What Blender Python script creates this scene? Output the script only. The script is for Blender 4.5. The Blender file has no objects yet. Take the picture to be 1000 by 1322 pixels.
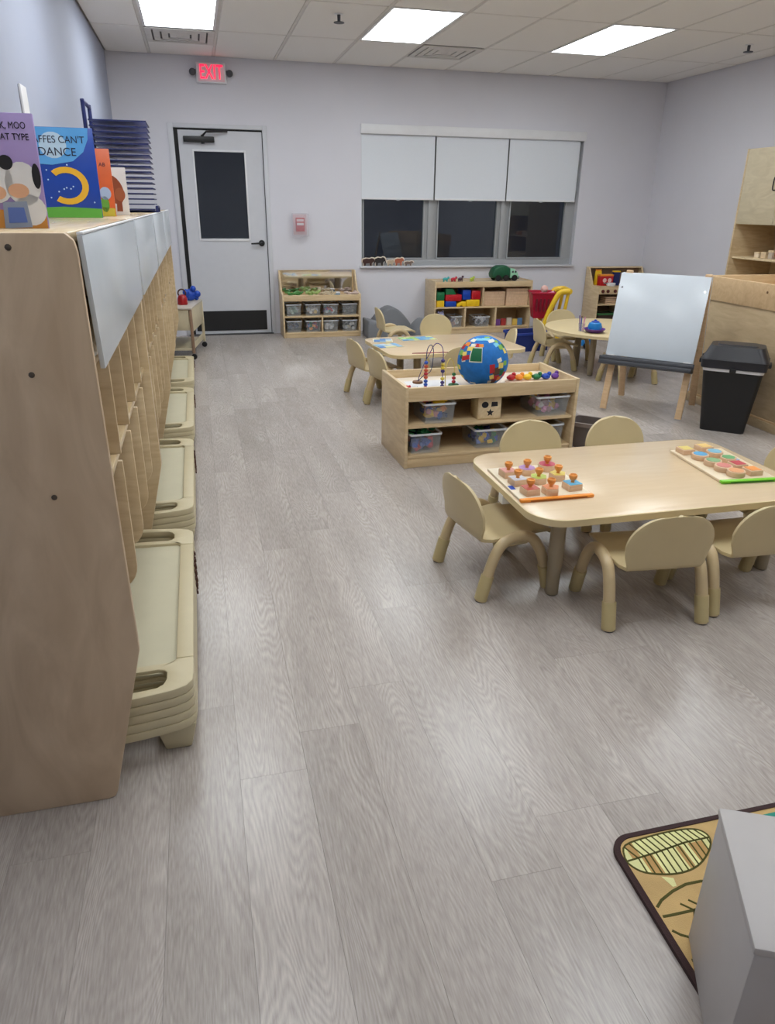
import bpy, bmesh, math, random
from mathutils import Vector, Matrix
random.seed(7)
C = bpy.context.scene.collection
SC = bpy.context.scene
PI = math.pi
def s2l(c):
    c = c / 255.0
    return c / 12.92 if c <= 0.04045 else ((c + 0.055) / 1.055) ** 2.4
def rgb(t): return (s2l(t[0]), s2l(t[1]), s2l(t[2]), 1.0)

# ------------------------------------------------------------------ camera, world, exposure
yaw, pit, rol, FPX, CAMH = 0.24947797, 0.404133684, 0.0119259914, 924.589, 1.41
cy, sy, cp, sp = math.cos(yaw), math.sin(yaw), math.cos(pit), math.sin(pit)
fwd = Vector((sy * cp, cy * cp, -sp)); rgt = Vector((cy, -sy, 0)); upv = rgt.cross(fwd)
cr, sr = math.cos(rol), math.sin(rol)
r2 = rgt * cr + upv * sr; u2 = -rgt * sr + upv * cr
cam = bpy.data.cameras.new('camera'); camo = bpy.data.objects.new('camera', cam); C.objects.link(camo)
cam.sensor_fit = 'HORIZONTAL'; cam.sensor_width = 36.0; cam.lens = FPX * 36.0 / 1000.0
cam.clip_start = 0.05
camo.matrix_world = Matrix(((r2.x, u2.x, -fwd.x, 0), (r2.y, u2.y, -fwd.y, 0), (r2.z, u2.z, -fwd.z, CAMH), (0, 0, 0, 1)))
SC.camera = camo
W = bpy.data.worlds.new('night'); SC.world = W; W.use_nodes = True
W.node_tree.nodes['Background'].inputs[0].default_value = (0.010, 0.011, 0.015, 1)
W.node_tree.nodes['Background'].inputs[1].default_value = 1.0
SC.view_settings.view_transform = 'Standard'; SC.view_settings.look = 'None'
SC.view_settings.exposure = 0.9; SC.view_settings.gamma = 1.0; SC.view_settings.use_curve_mapping = False
PANEL_STRENGTH = 5.6          # ceiling panels, see ceiling lights

# ------------------------------------------------------------------ materials
MATS = {}
def newmat(name):
    m = bpy.data.materials.new(name); m.use_nodes = True
    return m, m.node_tree, m.node_tree.nodes['Principled BSDF']
def mat(name, col, rough=0.5, metal=0.0, var=0.05, scale=12.0, bump=0.0, bscale=200.0, coat=0.0, emit=None, estr=0, spec=None):
    if name in MATS: return MATS[name]
    m, t, b = newmat(name)
    n = t.nodes.new('ShaderNodeTexNoise'); n.inputs['Scale'].default_value = scale; n.inputs['Detail'].default_value = 3
    co = t.nodes.new('ShaderNodeTexCoord'); t.links.new(co.outputs['Object'], n.inputs['Vector'])
    r = t.nodes.new('ShaderNodeValToRGB'); c = rgb(col)
    r.color_ramp.elements[0].position = .3; r.color_ramp.elements[1].position = .7
    r.color_ramp.elements[0].color = (c[0] * (1 - var), c[1] * (1 - var), c[2] * (1 - var), 1)
    r.color_ramp.elements[1].color = (min(1, c[0] * (1 + var)), min(1, c[1] * (1 + var)), min(1, c[2] * (1 + var)), 1)
    t.links.new(n.outputs[0], r.inputs[0]); t.links.new(r.outputs[0], b.inputs['Base Color'])
    b.inputs['Roughness'].default_value = rough; b.inputs['Metallic'].default_value = metal
    b.inputs['Coat Weight'].default_value = coat
    if spec is not None: b.inputs['Specular IOR Level'].default_value = spec
    if bump:
        n2 = t.nodes.new('ShaderNodeTexNoise'); n2.inputs['Scale'].default_value = bscale
        t.links.new(co.outputs['Object'], n2.inputs['Vector'])
        bp = t.nodes.new('ShaderNodeBump'); bp.inputs['Strength'].default_value = bump; bp.inputs['Distance'].default_value = .002
        t.links.new(n2.outputs[0], bp.inputs['Height']); t.links.new(bp.outputs[0], b.inputs['Normal'])
    if emit:
        b.inputs['Emission Color'].default_value = rgb(emit); b.inputs['Emission Strength'].default_value = estr
    MATS[name] = m; return m
def wood(name, c1, c2, stretch=(3, 3, 40), rough=0.4, warp=1.5, coat=0.0):
    if name in MATS: return MATS[name]
    m, t, b = newmat(name)
    co = t.nodes.new('ShaderNodeTexCoord'); oi = t.nodes.new('ShaderNodeObjectInfo')
    mp = t.nodes.new('ShaderNodeMapping'); mp.inputs['Scale'].default_value = stretch
    ad = t.nodes.new('ShaderNodeVectorMath'); ad.operation = 'ADD'
    ml = t.nodes.new('ShaderNodeVectorMath'); ml.operation = 'SCALE'; ml.inputs[0].default_value = (7, 3, 5)
    t.links.new(oi.outputs['Random'], ml.inputs['Scale'])
    t.links.new(co.outputs['Object'], ad.inputs[0]); t.links.new(ml.outputs[0], ad.inputs[1])
    t.links.new(ad.outputs[0], mp.inputs['Vector'])
    n = t.nodes.new('ShaderNodeTexNoise'); n.inputs['Scale'].default_value = 1.0; n.inputs['Detail'].default_value = 5
    n.inputs['Distortion'].default_value = warp
    t.links.new(mp.outputs[0], n.inputs['Vector'])
    r = t.nodes.new('ShaderNodeValToRGB'); r.color_ramp.elements[0].position = .3; r.color_ramp.elements[1].position = .72
    r.color_ramp.elements[0].color = rgb(c1); r.color_ramp.elements[1].color = rgb(c2)
    t.links.new(n.outputs[0], r.inputs[0]); t.links.new(r.outputs[0], b.inputs['Base Color'])
    b.inputs['Roughness'].default_value = rough; b.inputs['Coat Weight'].default_value = coat
    b.inputs['Coat Roughness'].default_value = .15
    MATS[name] = m; return m
def floor_mat():
    m, t, b = newmat('vinyl_plank')
    co = t.nodes.new('ShaderNodeTexCoord'); oi = t.nodes.new('ShaderNodeObjectInfo')
    sc = t.nodes.new('ShaderNodeVectorMath'); sc.operation = 'SCALE'; sc.inputs[0].default_value = (13, 41, 7)
    t.links.new(oi.outputs['Random'], sc.inputs['Scale'])
    ad = t.nodes.new('ShaderNodeVectorMath'); ad.operation = 'ADD'
    t.links.new(co.outputs['Object'], ad.inputs[0]); t.links.new(sc.outputs[0], ad.inputs[1])
    # cathedral grain: stretched field cut into bands
    mp = t.nodes.new('ShaderNodeMapping'); mp.inputs['Scale'].default_value = (6.5, 1.0, 1)
    t.links.new(ad.outputs[0], mp.inputs['Vector'])
    n1 = t.nodes.new('ShaderNodeTexNoise'); n1.inputs['Scale'].default_value = 1.0; n1.inputs['Detail'].default_value = 1.5
    t.links.new(mp.outputs[0], n1.inputs['Vector'])
    mu = t.nodes.new('ShaderNodeMath'); mu.operation = 'MULTIPLY'; mu.inputs[1].default_value = 46
    t.links.new(n1.outputs[0], mu.inputs[0])
    pp = t.nodes.new('ShaderNodeMath'); pp.operation = 'PINGPONG'; pp.inputs[1].default_value = 0.5
    t.links.new(mu.outputs[0], pp.inputs[0])
    # fine pores
    mp2 = t.nodes.new('ShaderNodeMapping'); mp2.inputs['Scale'].default_value = (230, 22, 1)
    t.links.new(ad.outputs[0], mp2.inputs['Vector'])
    n2 = t.nodes.new('ShaderNodeTexNoise'); n2.inputs['Scale'].default_value = 1.0; n2.inputs['Detail'].default_value = 4
    t.links.new(mp2.outputs[0], n2.inputs['Vector'])
    # broad tone
    mp3 = t.nodes.new('ShaderNodeMapping'); mp3.inputs['Scale'].default_value = (9, 1.5, 1)
    t.links.new(ad.outputs[0], mp3.inputs['Vector'])
    n3 = t.nodes.new('ShaderNodeTexNoise'); n3.inputs['Scale'].default_value = 1.0; n3.inputs['Detail'].default_value = 2
    t.links.new(mp3.outputs[0], n3.inputs['Vector'])
    def mth(op, a, bb):
        k = t.nodes.new('ShaderNodeMath'); k.operation = op
        for i, v in enumerate((a, bb)):
            if isinstance(v, (int, float)): k.inputs[i].default_value = v
            else: t.links.new(v, k.inputs[i])
        return k.outputs[0]
    mk = t.nodes.new('ShaderNodeMapRange'); mk.inputs[1].default_value = .44; mk.inputs[2].default_value = .62; mk.inputs[3].default_value = .25; mk.inputs[4].default_value = 1.0
    t.links.new(n3.outputs[0], mk.inputs[0])
    s = mth('ADD', mth('MULTIPLY', mth('MULTIPLY', mth('SUBTRACT', pp.outputs[0], .25), mk.outputs[0]), .44), mth('MULTIPLY', n2.outputs[0], .62))
    s = mth('ADD', s, mth('MULTIPLY', n3.outputs[0], .35))
    s = mth('ADD', s, mth('MULTIPLY', oi.outputs['Random'], .12))
    r = t.nodes.new('ShaderNodeValToRGB'); r.color_ramp.elements[0].position = .32; r.color_ramp.elements[1].position = .85
    r.color_ramp.elements[0].color = rgb((152, 143, 137)); r.color_ramp.elements[1].color = rgb((196, 187, 180))
    t.links.new(s, r.inputs[0]); t.links.new(r.outputs[0], b.inputs['Base Color'])
    b.inputs['Roughness'].default_value = .27; b.inputs['Specular IOR Level'].default_value = .5
    bp = t.nodes.new('ShaderNodeBump'); bp.inputs['Strength'].default_value = .06; bp.inputs['Distance'].default_value = .001
    t.links.new(s, bp.inputs['Height']); t.links.new(bp.outputs[0], b.inputs['Normal'])
    return m
def glass_mat(name, tint, alpha, rough):          # translucent plastic
    if name in MATS: return MATS[name]
    m, t, b = newmat(name)
    b.inputs['Base Color'].default_value = rgb(tint); b.inputs['Alpha'].default_value = alpha
    b.inputs['Roughness'].default_value = rough
    MATS[name] = m; return m
def pane_mat():
    m, t, b = newmat('window_glass')
    g = t.nodes.new('ShaderNodeBsdfGlossy'); g.inputs['Roughness'].default_value = .02; g.inputs['Color'].default_value = (.9, .95, 1, 1)
    tr = t.nodes.new('ShaderNodeBsdfTransparent'); tr.inputs['Color'].default_value = (.75, .78, .8, 1)
    f = t.nodes.new('ShaderNodeFresnel'); f.inputs['IOR'].default_value = 1.55
    mx = t.nodes.new('ShaderNodeMixShader')
    t.links.new(f.outputs[0], mx.inputs[0]); t.links.new(tr.outputs[0], mx.inputs[1]); t.links.new(g.outputs[0], mx.inputs[2])
    t.links.new(mx.outputs[0], t.nodes['Material Output'].inputs['Surface'])
    return m

M_WALL = mat('wall_paint', (217, 216, 223), .75, var=.012, scale=3, bump=.05, bscale=350)
M_CEIL = mat('ceiling_tile_board', (238, 235, 231), .9, var=.03, scale=160, bump=.25, bscale=260)
M_GRID = mat('grid_white_metal', (214, 210, 205), .6)
M_FLOOR = floor_mat()
M_PANE = pane_mat()
M_FRAME = mat('grey_aluminium', (168, 170, 172), .45, metal=.1, var=.02)
M_WHITEP = mat('white_paint', (206, 207, 212), .5, var=.015)
M_BLIND = mat('roller_fabric', (222, 226, 232), .8, var=.02, scale=220, bump=.1, bscale=500)
M_BLACK = mat('black_metal', (22, 22, 24), .45)
M_RUBBER = mat('black_rubber', (18, 18, 18), .7)
M_WHITE = mat('white_plastic', (228, 228, 230), .4, var=.02)
M_WBOARD = mat('whiteboard_gloss', (214, 222, 230), .22, var=.01)
M_BIRCH = wood('birch', (202, 176, 136), (222, 200, 162), (4, 4, 24), .38)
M_BIRCHH = wood('birch_long_grain', (202, 174, 132), (222, 198, 158), (3, 26, 26), .36)
M_BIRCHY = wood('birch_depth_grain', (208, 182, 140), (226, 203, 164), (26, 3, 26), .25, coat=.3)
M_PLY = wood('birch_plywood', (190, 165, 136), (212, 188, 158), (6, 6, 2.2), .5, warp=2.6)
M_EDGE = wood('plywood_edge', (216, 192, 152), (232, 212, 176), (20, 20, 20), .5)
M_TAN = mat('tan_plastic', (206, 188, 146), .38, var=.02)
M_TANLEG = mat('tan_tube', (200, 178, 138), .3, var=.02)
M_TANSL = mat('tan_sleeve', (196, 178, 130), .45, var=.02)
M_COT = mat('cot_tan_plastic', (198, 186, 152), .45, var=.02)
M_COTF = mat('cot_fabric', (196, 190, 164), .8, var=.02, bump=.1, bscale=500)
M_LAM = wood('table_laminate', (217, 192, 158), (222, 198, 164), (3, 22, 3), .24)
M_TBAND = mat('table_edge_band', (214, 194, 150), .45, var=.02)
M_TLEG = mat('table_leg_taupe', (160, 146, 122), .45, var=.03)
M_GREY = mat('grey_vinyl', (122, 124, 128), .55, var=.04)
M_GREYP = mat('smooth_grey_laminate', (182, 177, 175), .45, var=.02)
M_DKGREY = mat('dark_grey_plastic', (62, 64, 70), .45)
M_CLEAR = glass_mat('clear_tub_plastic', (215, 222, 228), .13, .18)
M_RED = mat('red_plastic', (190, 24, 36), .35)
M_BLUE = mat('blue_plastic', (20, 70, 175), .35)
M_SKY = mat('sky_blue_plastic', (30, 130, 205), .4)
M_GREEN = mat('green_plastic', (16, 110, 62), .4)
M_LIME = mat('lime_plastic', (120, 205, 40), .4)
M_YEL = mat('yellow_plastic', (238, 196, 30), .38)
M_ORG = mat('orange_plastic', (244, 150, 48), .4)
M_PURP = mat('purple_plastic', (92, 40, 140), .4)
M_PINK = mat('pink_plastic', (226, 150, 190), .45)
M_NAVY = mat('navy_plastic', (22, 34, 92), .4)
M_TEAL = mat('teal_plastic', (40, 160, 150), .4)
M_BROWN = mat('dark_brown', (78, 44, 30), .6)
M_SIGNRED = mat('exit_red_glow', (240, 30, 60), .5, emit=(255, 20, 60), estr=1.3)
M_CHROME = mat('chrome', (200, 200, 200), .2, metal=1)
M_MIRROR = mat('mirror', (225, 225, 225), .04, metal=1, var=.0)
M_LIGHT = mat('panel_glow', (255, 255, 255), .5, emit=(246, 252, 255), estr=PANEL_STRENGTH)
M_LIGHT2 = mat('panel_glow_dimmed', (255, 255, 255), .5, emit=(246, 252, 255), estr=PANEL_STRENGTH * .35)
def cmat(col, rough=.5):
    return mat('paint_%02x%02x%02x' % col, col, rough)

# ------------------------------------------------------------------ mesh helpers
class MB:
    def __init__(s): s.v = []; s.f = []; s.mi = []
    def add(s, vs, fs, mi=0):
        o = len(s.v); s.v += [tuple(v) for v in vs]; s.f += [tuple(i + o for i in f) for f in fs]; s.mi += [mi] * len(fs); return s
    def box(s, x0, x1, y0, y1, z0, z1, mi=0):
        return s.add([(x0, y0, z0), (x1, y0, z0), (x1, y1, z0), (x0, y1, z0), (x0, y0, z1), (x1, y0, z1), (x1, y1, z1), (x0, y1, z1)],
                     [(0, 3, 2, 1), (4, 5, 6, 7), (0, 1, 5, 4), (1, 2, 6, 5), (2, 3, 7, 6), (3, 0, 4, 7)], mi)
    def rbox(s, c, d, rot, mi=0):
        R = Matrix.Rotation(rot[2], 3, 'Z') @ Matrix.Rotation(rot[1], 3, 'Y') @ Matrix.Rotation(rot[0], 3, 'X')
        m2 = MB().box(-d[0] / 2, d[0] / 2, -d[1] / 2, d[1] / 2, -d[2] / 2, d[2] / 2)
        return s.add([R @ Vector(v) + Vector(c) for v in m2.v], m2.f, mi)
    def frust(s, a, b, z0, z1, mi=0):   # a,b half sizes at bottom, top
        return s.add([(-a[0], -a[1], z0), (a[0], -a[1], z0), (a[0], a[1], z0), (-a[0], a[1], z0), (-b[0], -b[1], z1), (b[0], -b[1], z1), (b[0], b[1], z1), (-b[0], b[1], z1)],
                     [(0, 3, 2, 1), (4, 5, 6, 7), (0, 1, 5, 4), (1, 2, 6, 5), (2, 3, 7, 6), (3, 0, 4, 7)], mi)
    def prism(s, poly, h0, h1, ax='z', mi=0, top=None):
        n = len(poly); top = top or poly
        def P(p, h): return {'z': (p[0], p[1], h), 'y': (p[0], h, p[1]), 'x': (h, p[0], p[1])}[ax]
        vs = [P(p, h0) for p in poly] + [P(p, h1) for p in top]
        fs = [tuple(range(n - 1, -1, -1)), tuple(range(n, 2 * n))] + [(i, (i + 1) % n, n + (i + 1) % n, n + i) for i in range(n)]
        return s.add(vs, fs, mi)
    def tube(s, pts, r, n=10, mi=0, caps=True, closed=False):
        pts = [Vector(p) for p in pts]; k = len(pts)
        rs = r if isinstance(r, (list, tuple)) else [r] * k
        tg = []
        for i in range(k):
            if closed: d = pts[(i + 1) % k] - pts[i - 1]
            else: d = pts[min(i + 1, k - 1)] - pts[max(i - 1, 0)]
            tg.append(d.normalized())
        a = Vector((0, 0, 1)) if abs(tg[0].z) < .9 else Vector((1, 0, 0))
        u = tg[0].cross(a).normalized(); vs = []
        for i in range(k):
            if i: u = (u - tg[i] * u.dot(tg[i])).normalized()
            w = tg[i].cross(u)
            for j in range(n):
                t = 2 * PI * j / n; vs.append(pts[i] + (u * math.cos(t) + w * math.sin(t)) * rs[i])
        fs = []
        for i in range(k if closed else k - 1):
            i2 = (i + 1) % k
            for j in range(n): fs.append((i * n + j, i * n + (j + 1) % n, i2 * n + (j + 1) % n, i2 * n + j))
        if caps and not closed: fs += [tuple(range(n - 1, -1, -1)), tuple(range((k - 1) * n, k * n))]
        return s.add(vs, fs, mi)
    def lathe(s, prof, n=20, c=(0, 0, 0), mi=0, sx=1, sy=1):
        vs = []; fs = []; k = len(prof)
        for (r, z) in prof:
            for j in range(n):
                t = 2 * PI * j / n; vs.append((c[0] + r * sx * math.cos(t), c[1] + r * sy * math.sin(t), c[2] + z))
        for i in range(k - 1):
            for j in range(n): fs.append((i * n + j, i * n + (j + 1) % n, (i + 1) * n + (j + 1) % n, (i + 1) * n + j))
        fs += [tuple(range(n - 1, -1, -1)), tuple(range((k - 1) * n, k * n))]
        return s.add(vs, fs, mi)
    def sph(s, c, r, n=12, mi=0, sc=(1, 1, 1)):
        m = max(4, n // 2); prof = [(r * math.sin(PI * (i + .02) / (m + .04)), -r * math.cos(PI * (i + .02) / (m + .04))) for i in range(m + 1)]
        m2 = MB().lathe(prof, n)
        return s.add([(c[0] + v[0] * sc[0], c[1] + v[1] * sc[1], c[2] + v[2] * sc[2]) for v in m2.v], m2.f, mi)
    def shift(s, d=(0, 0, 0), rz=0):
        c_, s_ = math.cos(rz), math.sin(rz)
        s.v = [(v[0] * c_ - v[1] * s_ + d[0], v[0] * s_ + v[1] * c_ + d[1], v[2] + d[2]) for v in s.v]; return s
def mesh(name, mb, mats, bev=0, smooth=False, seg=2, fix=True):
    me = bpy.data.meshes.new(name); me.from_pydata(mb.v, [], mb.f)
    for i, p in enumerate(me.polygons): p.material_index = mb.mi[i]
    for m in (mats if isinstance(mats, (list, tuple)) else [mats]): me.materials.append(m)
    bm = bmesh.new(); bm.from_mesh(me)
    if fix: bmesh.ops.recalc_face_normals(bm, faces=bm.faces)
    if bev:
        es = [e for e in bm.edges if len(e.link_faces) == 2 and e.calc_face_angle(0) > .6]
        bmesh.ops.bevel(bm, geom=es, offset=bev, segments=seg, affect='EDGES', profile=.5, clamp_overlap=True)
    bm.to_mesh(me); bm.free()
    if smooth or bev:
        for p in me.polygons: p.use_smooth = True
        try: me.set_sharp_from_angle(angle=math.radians(40))
        except Exception: pass
    me.update(); return me
def obj(name, mb, mats, parent=None, bev=0, smooth=False, loc=(0, 0, 0), rotz=0, seg=2):
    me = mb if isinstance(mb, bpy.types.Mesh) else mesh(name, mb, mats, bev, smooth, seg)
    o = bpy.data.objects.new(name, me); C.objects.link(o); o.location = loc; o.rotation_euler = (0, 0, rotz)
    if parent: o.parent = parent
    return o
def B(parent, name, x0, x1, y0, y1, z0, z1, m, bev=.002):
    c = ((x0 + x1) / 2, (y0 + y1) / 2, (z0 + z1) / 2)
    return obj(name, MB().box(x0 - c[0], x1 - c[0], y0 - c[1], y1 - c[1], z0 - c[2], z1 - c[2]), m, parent, bev, loc=c)
def tag(o, label, cat, group=None, kind=None):
    if label: o['label'] = label
    if cat: o['category'] = cat
    if group: o['group'] = group
    if kind: o['kind'] = kind
    return o
def thing(name, label, cat, loc=(0, 0, 0), rotz=0, group=None):
    o = bpy.data.objects.new(name, None); C.objects.link(o); o.empty_display_size = .05
    o.location = loc; o.rotation_euler = (0, 0, rotz); return tag(o, label, cat, group)
def dup(root, loc, rotz=0, label=None, group=None):
    def cp(o, par):
        c = o.copy(); C.objects.link(c)
        if par: c.parent = par
        for ch in list(kids.get(o.name, [])): cp(ch, c)
        return c
    kids = {}
    def walk(o):
        kids[o.name] = list(o.children)
        for ch in o.children: walk(ch)
    walk(root)
    r = cp(root, None); r.location = loc; r.rotation_euler = (0, 0, rotz)
    if label: r['label'] = label
    if group: r['group'] = group
    return r
def struct(name, mb, m, parent=None, bev=0, loc=(0, 0, 0)):
    o = obj(name, mb, m, parent, bev, loc=loc)
    if not parent: o['kind'] = 'structure'
    return o
def spline(P, n=6):
    out = []; P = [Vector(p) for p in P]
    for i in range(len(P) - 1):
        p0 = P[max(i - 1, 0)]; p1 = P[i]; p2 = P[i + 1]; p3 = P[min(i + 2, len(P) - 1)]
        for k in range(n):
            t = k / n
            out.append(.5 * ((2 * p1) + (p2 - p0) * t + (2 * p0 - 5 * p1 + 4 * p2 - p3) * t * t + (3 * p1 - p0 - 3 * p2 + p3) * t ** 3))
    out.append(P[-1]); return out
def rrect(x0, x1, y0, y1, r, n=6):
    out = []
    for (cx_, cy_, a) in ((x1 - r, y0 + r, -PI / 2), (x1 - r, y1 - r, 0), (x0 + r, y1 - r, PI / 2), (x0 + r, y0 + r, PI)):
        for k in range(n + 1):
            t = a + PI / 2 * k / n; out.append((cx_ + r * math.cos(t), cy_ + r * math.sin(t)))
    return out
def text(parent, name, body, size, loc, rot, m, ext=.0006, sx=1.0, align='CENTER'):
    cu = bpy.data.curves.new(name, 'FONT'); cu.body = body; cu.size = size; cu.extrude = ext; cu.align_x = align; cu.align_y = 'CENTER'
    cu.materials.append(m); o = bpy.data.objects.new(name, cu); C.objects.link(o); o.parent = parent
    bpy.context.view_layer.update(); dg = bpy.context.evaluated_depsgraph_get()
    me = bpy.data.meshes.new_from_object(o.evaluated_get(dg)); bpy.data.objects.remove(o); bpy.data.curves.remove(cu)
    o = bpy.data.objects.new(name, me); C.objects.link(o); o.parent = parent
    o.location = loc; o.rotation_euler = rot; o.scale = (sx, 1, 1); return o

# ------------------------------------------------------------------ room
D, XL, XR, YF, HC = 8.74, -.72, 5.60, -2.4, 2.795
floor = struct('floor', MB().box(XL - .15, XR + .15, YF - .15, D + .15, -.10, -.004), mat('subfloor', (120, 112, 105), .8))
PW, PL = .178, 1.22
plank_cache = {}
def plank_mesh(w, l):
    k = (round(w, 3), round(l, 3))
    if k not in plank_cache:
        mb = MB(); e = .0003
        mb.add([(0, 0, -.004), (w, 0, -.004), (w, l, -.004), (0, l, -.004), (e, e, 0), (w - e, e, 0), (w - e, l - e, 0), (e, l - e, 0)],
               [(0, 3, 2, 1), (4, 5, 6, 7), (0, 1, 5, 4), (1, 2, 6, 5), (2, 3, 7, 6), (3, 0, 4, 7)])
        plank_cache[k] = mesh('plank', mb, M_FLOOR)
    return plank_cache[k]
ncol = int(math.ceil((XR - XL) / PW))
far_mb = MB(); rnd = random.Random(3)
YN = .55
for i in range(ncol):
    x0 = XL + i * PW; w = min(PW, XR - x0)
    if x0 < -.45:
        pass
    offs = rnd.choice([.1, .25, .4, .55, .7, .85, 1.0, 1.15])
    y = YN - offs
    while y < D - .01:
        a = max(y, YN); b = min(y + PL, D)
        if b - a > .02: obj('plank', plank_mesh(w, b - a), None, floor, loc=(x0, a, 0))
        y += PL
    y = YF
    while y < YN - .01:
        b = min(y + PL, YN); far_mb.box(x0 + .0005, x0 + w - .0005, y + .0005, b - .0005, -.004, 0); y += PL
fo = obj('plank_flooring', far_mb, M_FLOOR, floor); fo['kind'] = 'stuff'

T = .14
# back wall with openings for the door and the window
DX0, DX1, DZ = -.145, .795, 2.150
WX0, WX1, WZ0, WZ1 = 1.872, 4.60, .745, 2.235
wb = MB()
wb.box(XL - T, DX0, D, D + T, 0, HC); wb.box(DX0, DX1, D, D + T, DZ, HC); wb.box(DX1, WX0, D, D + T, 0, HC)
wb.box(WX0, WX1, D, D + T, 0, WZ0); wb.box(WX0, WX1, D, D + T, WZ1, HC); wb.box(WX1, XR + T, D, D + T, 0, HC)
struct('wall_back', wb, M_WALL)
struct('wall_left', MB().box(XL - T, XL, YF, D, 0, HC), mat('wall_paint_bluish_darkened', (165, 171, 189), .75, var=.012, scale=3, bump=.05, bscale=350))  # bluish wall paint, colour darkened to offset glare from the close ceiling panels
struct('wall_right', MB().box(XR, XR + T, YF, D, 0, HC), M_WALL)
struct('wall_front', MB().box(XL - T, XR + T, YF - T, YF, 0, HC), M_WALL)

# ceiling: slab, T-bar grid, tiles
ceil = struct('ceiling', MB().box(XL - T, XR + T, YF - T, D + T, HC + .012, HC + .10), mat('ceiling_deck', (170, 168, 165), .9))
GX = [XL] + [-.293 + .6225 * k for k in range(0, 10) if -.293 + .6225 * k < XR - .05] + [XR]
GY = [D - 1.24 * k for k in range(0, 9)] + [YF]
LIGHTS = [(gx, gy) for gx in (1, 4, 7) for gy in (1, 3, 5, 7)]
VENTS = [(1, 0), (5, 0)]
tile_cache = {}
def ceil_tile(x0, x1, y0, y1):
    w, l = x1 - x0, y1 - y0; k = (round(w, 3), round(l, 3))
    if k not in tile_cache:
        mb = MB(); e = .011; f = .018
        mb.add([(f, f, -.006), (w - f, f, -.006), (w - f, l - f, -.006), (f, l - f, -.006), (e, e, .006), (w - e, e, .006), (w - e, l - e, .006), (e, l - e, .006)],
               [(0, 1, 2, 3), (7, 6, 5, 4), (0, 4, 5, 1), (1, 5, 6, 2), (2, 6, 7, 3), (3, 7, 4, 0)])
        tile_cache[k] = mesh('ceiling_tile', mb, M_CEIL)
    obj('ceiling_tile', tile_cache[k], None, ceil, loc=(x0, y0, HC))
for i in range(len(GX) - 1):
    for j in range(len(GY) - 1):
        if (i, j) in LIGHTS: continue
        if (i, j) in VENTS: ceil_tile(GX[i], GX[i + 1], GY[j + 1] + .62, GY[j]); continue
        ceil_tile(GX[i], GX[i + 1], GY[j + 1], GY[j])
for x in GX[1:-1]: B(ceil, 'grid_bar', x - .012, x + .012, YF, D, HC - .003, HC + .008, M_GRID, 0)
for y in GY[1:-1]: B(ceil, 'grid_bar', XL, XR, y - .012, y + .012, HC - .0025, HC + .0075, M_GRID, 0)
LN = {(1, 1): 'ceiling light panel nearest the exit sign', (4, 1): 'ceiling light panel in the middle of the three, by the second vent', (7, 1): 'ceiling light panel nearest the right wall'}
rows = {3: 'second', 5: 'third', 7: 'last'}
for (i, j) in LIGHTS:
    x0, x1, y0, y1 = GX[i], GX[i + 1], GY[j + 1], GY[j]
    lab = LN.get((i, j)) or 'ceiling light panel of the %s row overhead, %s column' % (rows[j], {1: 'left', 4: 'middle', 7: 'right'}[i])
    t = thing('ceiling_light', 'bright flat ' + lab if j < 7 else 'dimmed ' + lab, 'ceiling light', ((x0 + x1) / 2, (y0 + y1) / 2, HC), 0, 'ceiling light panels')
    w, l = (x1 - x0) / 2 - .013, (y1 - y0) / 2 - .013
    fr = MB(); fr.box(-w, w, -l, -l + .022, -.008, .01); fr.box(-w, w, l - .022, l, -.008, .01); fr.box(-w, -w + .022, -l + .022, l - .022, -.008, .01); fr.box(w - .022, w, -l + .022, l - .022, -.008, .01)
    obj('frame', fr, M_WHITE, t)
    obj('diffuser', MB().box(-w + .022, w - .022, -l + .022, l - .022, -.004, .008), M_LIGHT if j < 7 else M_LIGHT2, t)   # the bank behind the camera is dimmed
for n, (i, j) in enumerate(VENTS):
    x0, x1, y0, y1 = GX[i], GX[i + 1], GY[j + 1], GY[j + 1] + .62
    t = thing('ceiling_vent', ['square louvred air vent beside the light panel by the exit sign', 'square louvred air vent above the window blinds'][n], 'vent', ((x0 + x1) / 2, (y0 + y1) / 2, HC), 0)
    h = .295
    B(t, 'backing', -h, h, -h, h, .004, .010, mat('vent_back', (120, 118, 116), .8), 0)
    for k, q in enumerate((.295, .225, .155, .085)):
        lv = MB(); z0, z1 = -.014 + .002 * k, .004
        wd = .054
        for (a0, a1, b0, b1) in ((-q, q, -q, -q + wd), (-q, q, q - wd, q), (-q, -q + wd, -q + wd, q - wd), (q - wd, q, -q + wd, q - wd)):
            lv.box(a0, a1, b0, b1, z0, z0 + .008)
        obj('louvre_ring', lv, M_GRID, t)
    B(t, 'centre_plate', -.03, .03, -.03, .03, -.006, .002, M_GRID, 0)
for n, (x, y) in enumerate(((1.24, 6.60), (5.02, 6.62))):
    t = thing('fire_sprinkler', ['small fire sprinkler head between the two left light panels', 'small fire sprinkler head on the ceiling near the right wall'][n], 'sprinkler', (x, y, HC - .006), 0)
    obj('escutcheon', MB().lathe([(.004, -.006), (.035, -.004), (.036, 0), (.004, 0)], 18), M_WHITE, t, smooth=True)
    obj('stem', MB().lathe([(.012, -.055), (.014, -.006), (.014, 0)], 12), M_DKGREY, t, smooth=True)
    obj('deflector', MB().lathe([(.005, -.062), (.042, -.06), (.042, -.055), (.005, -.05)], 16), M_DKGREY, t, smooth=True)

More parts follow.
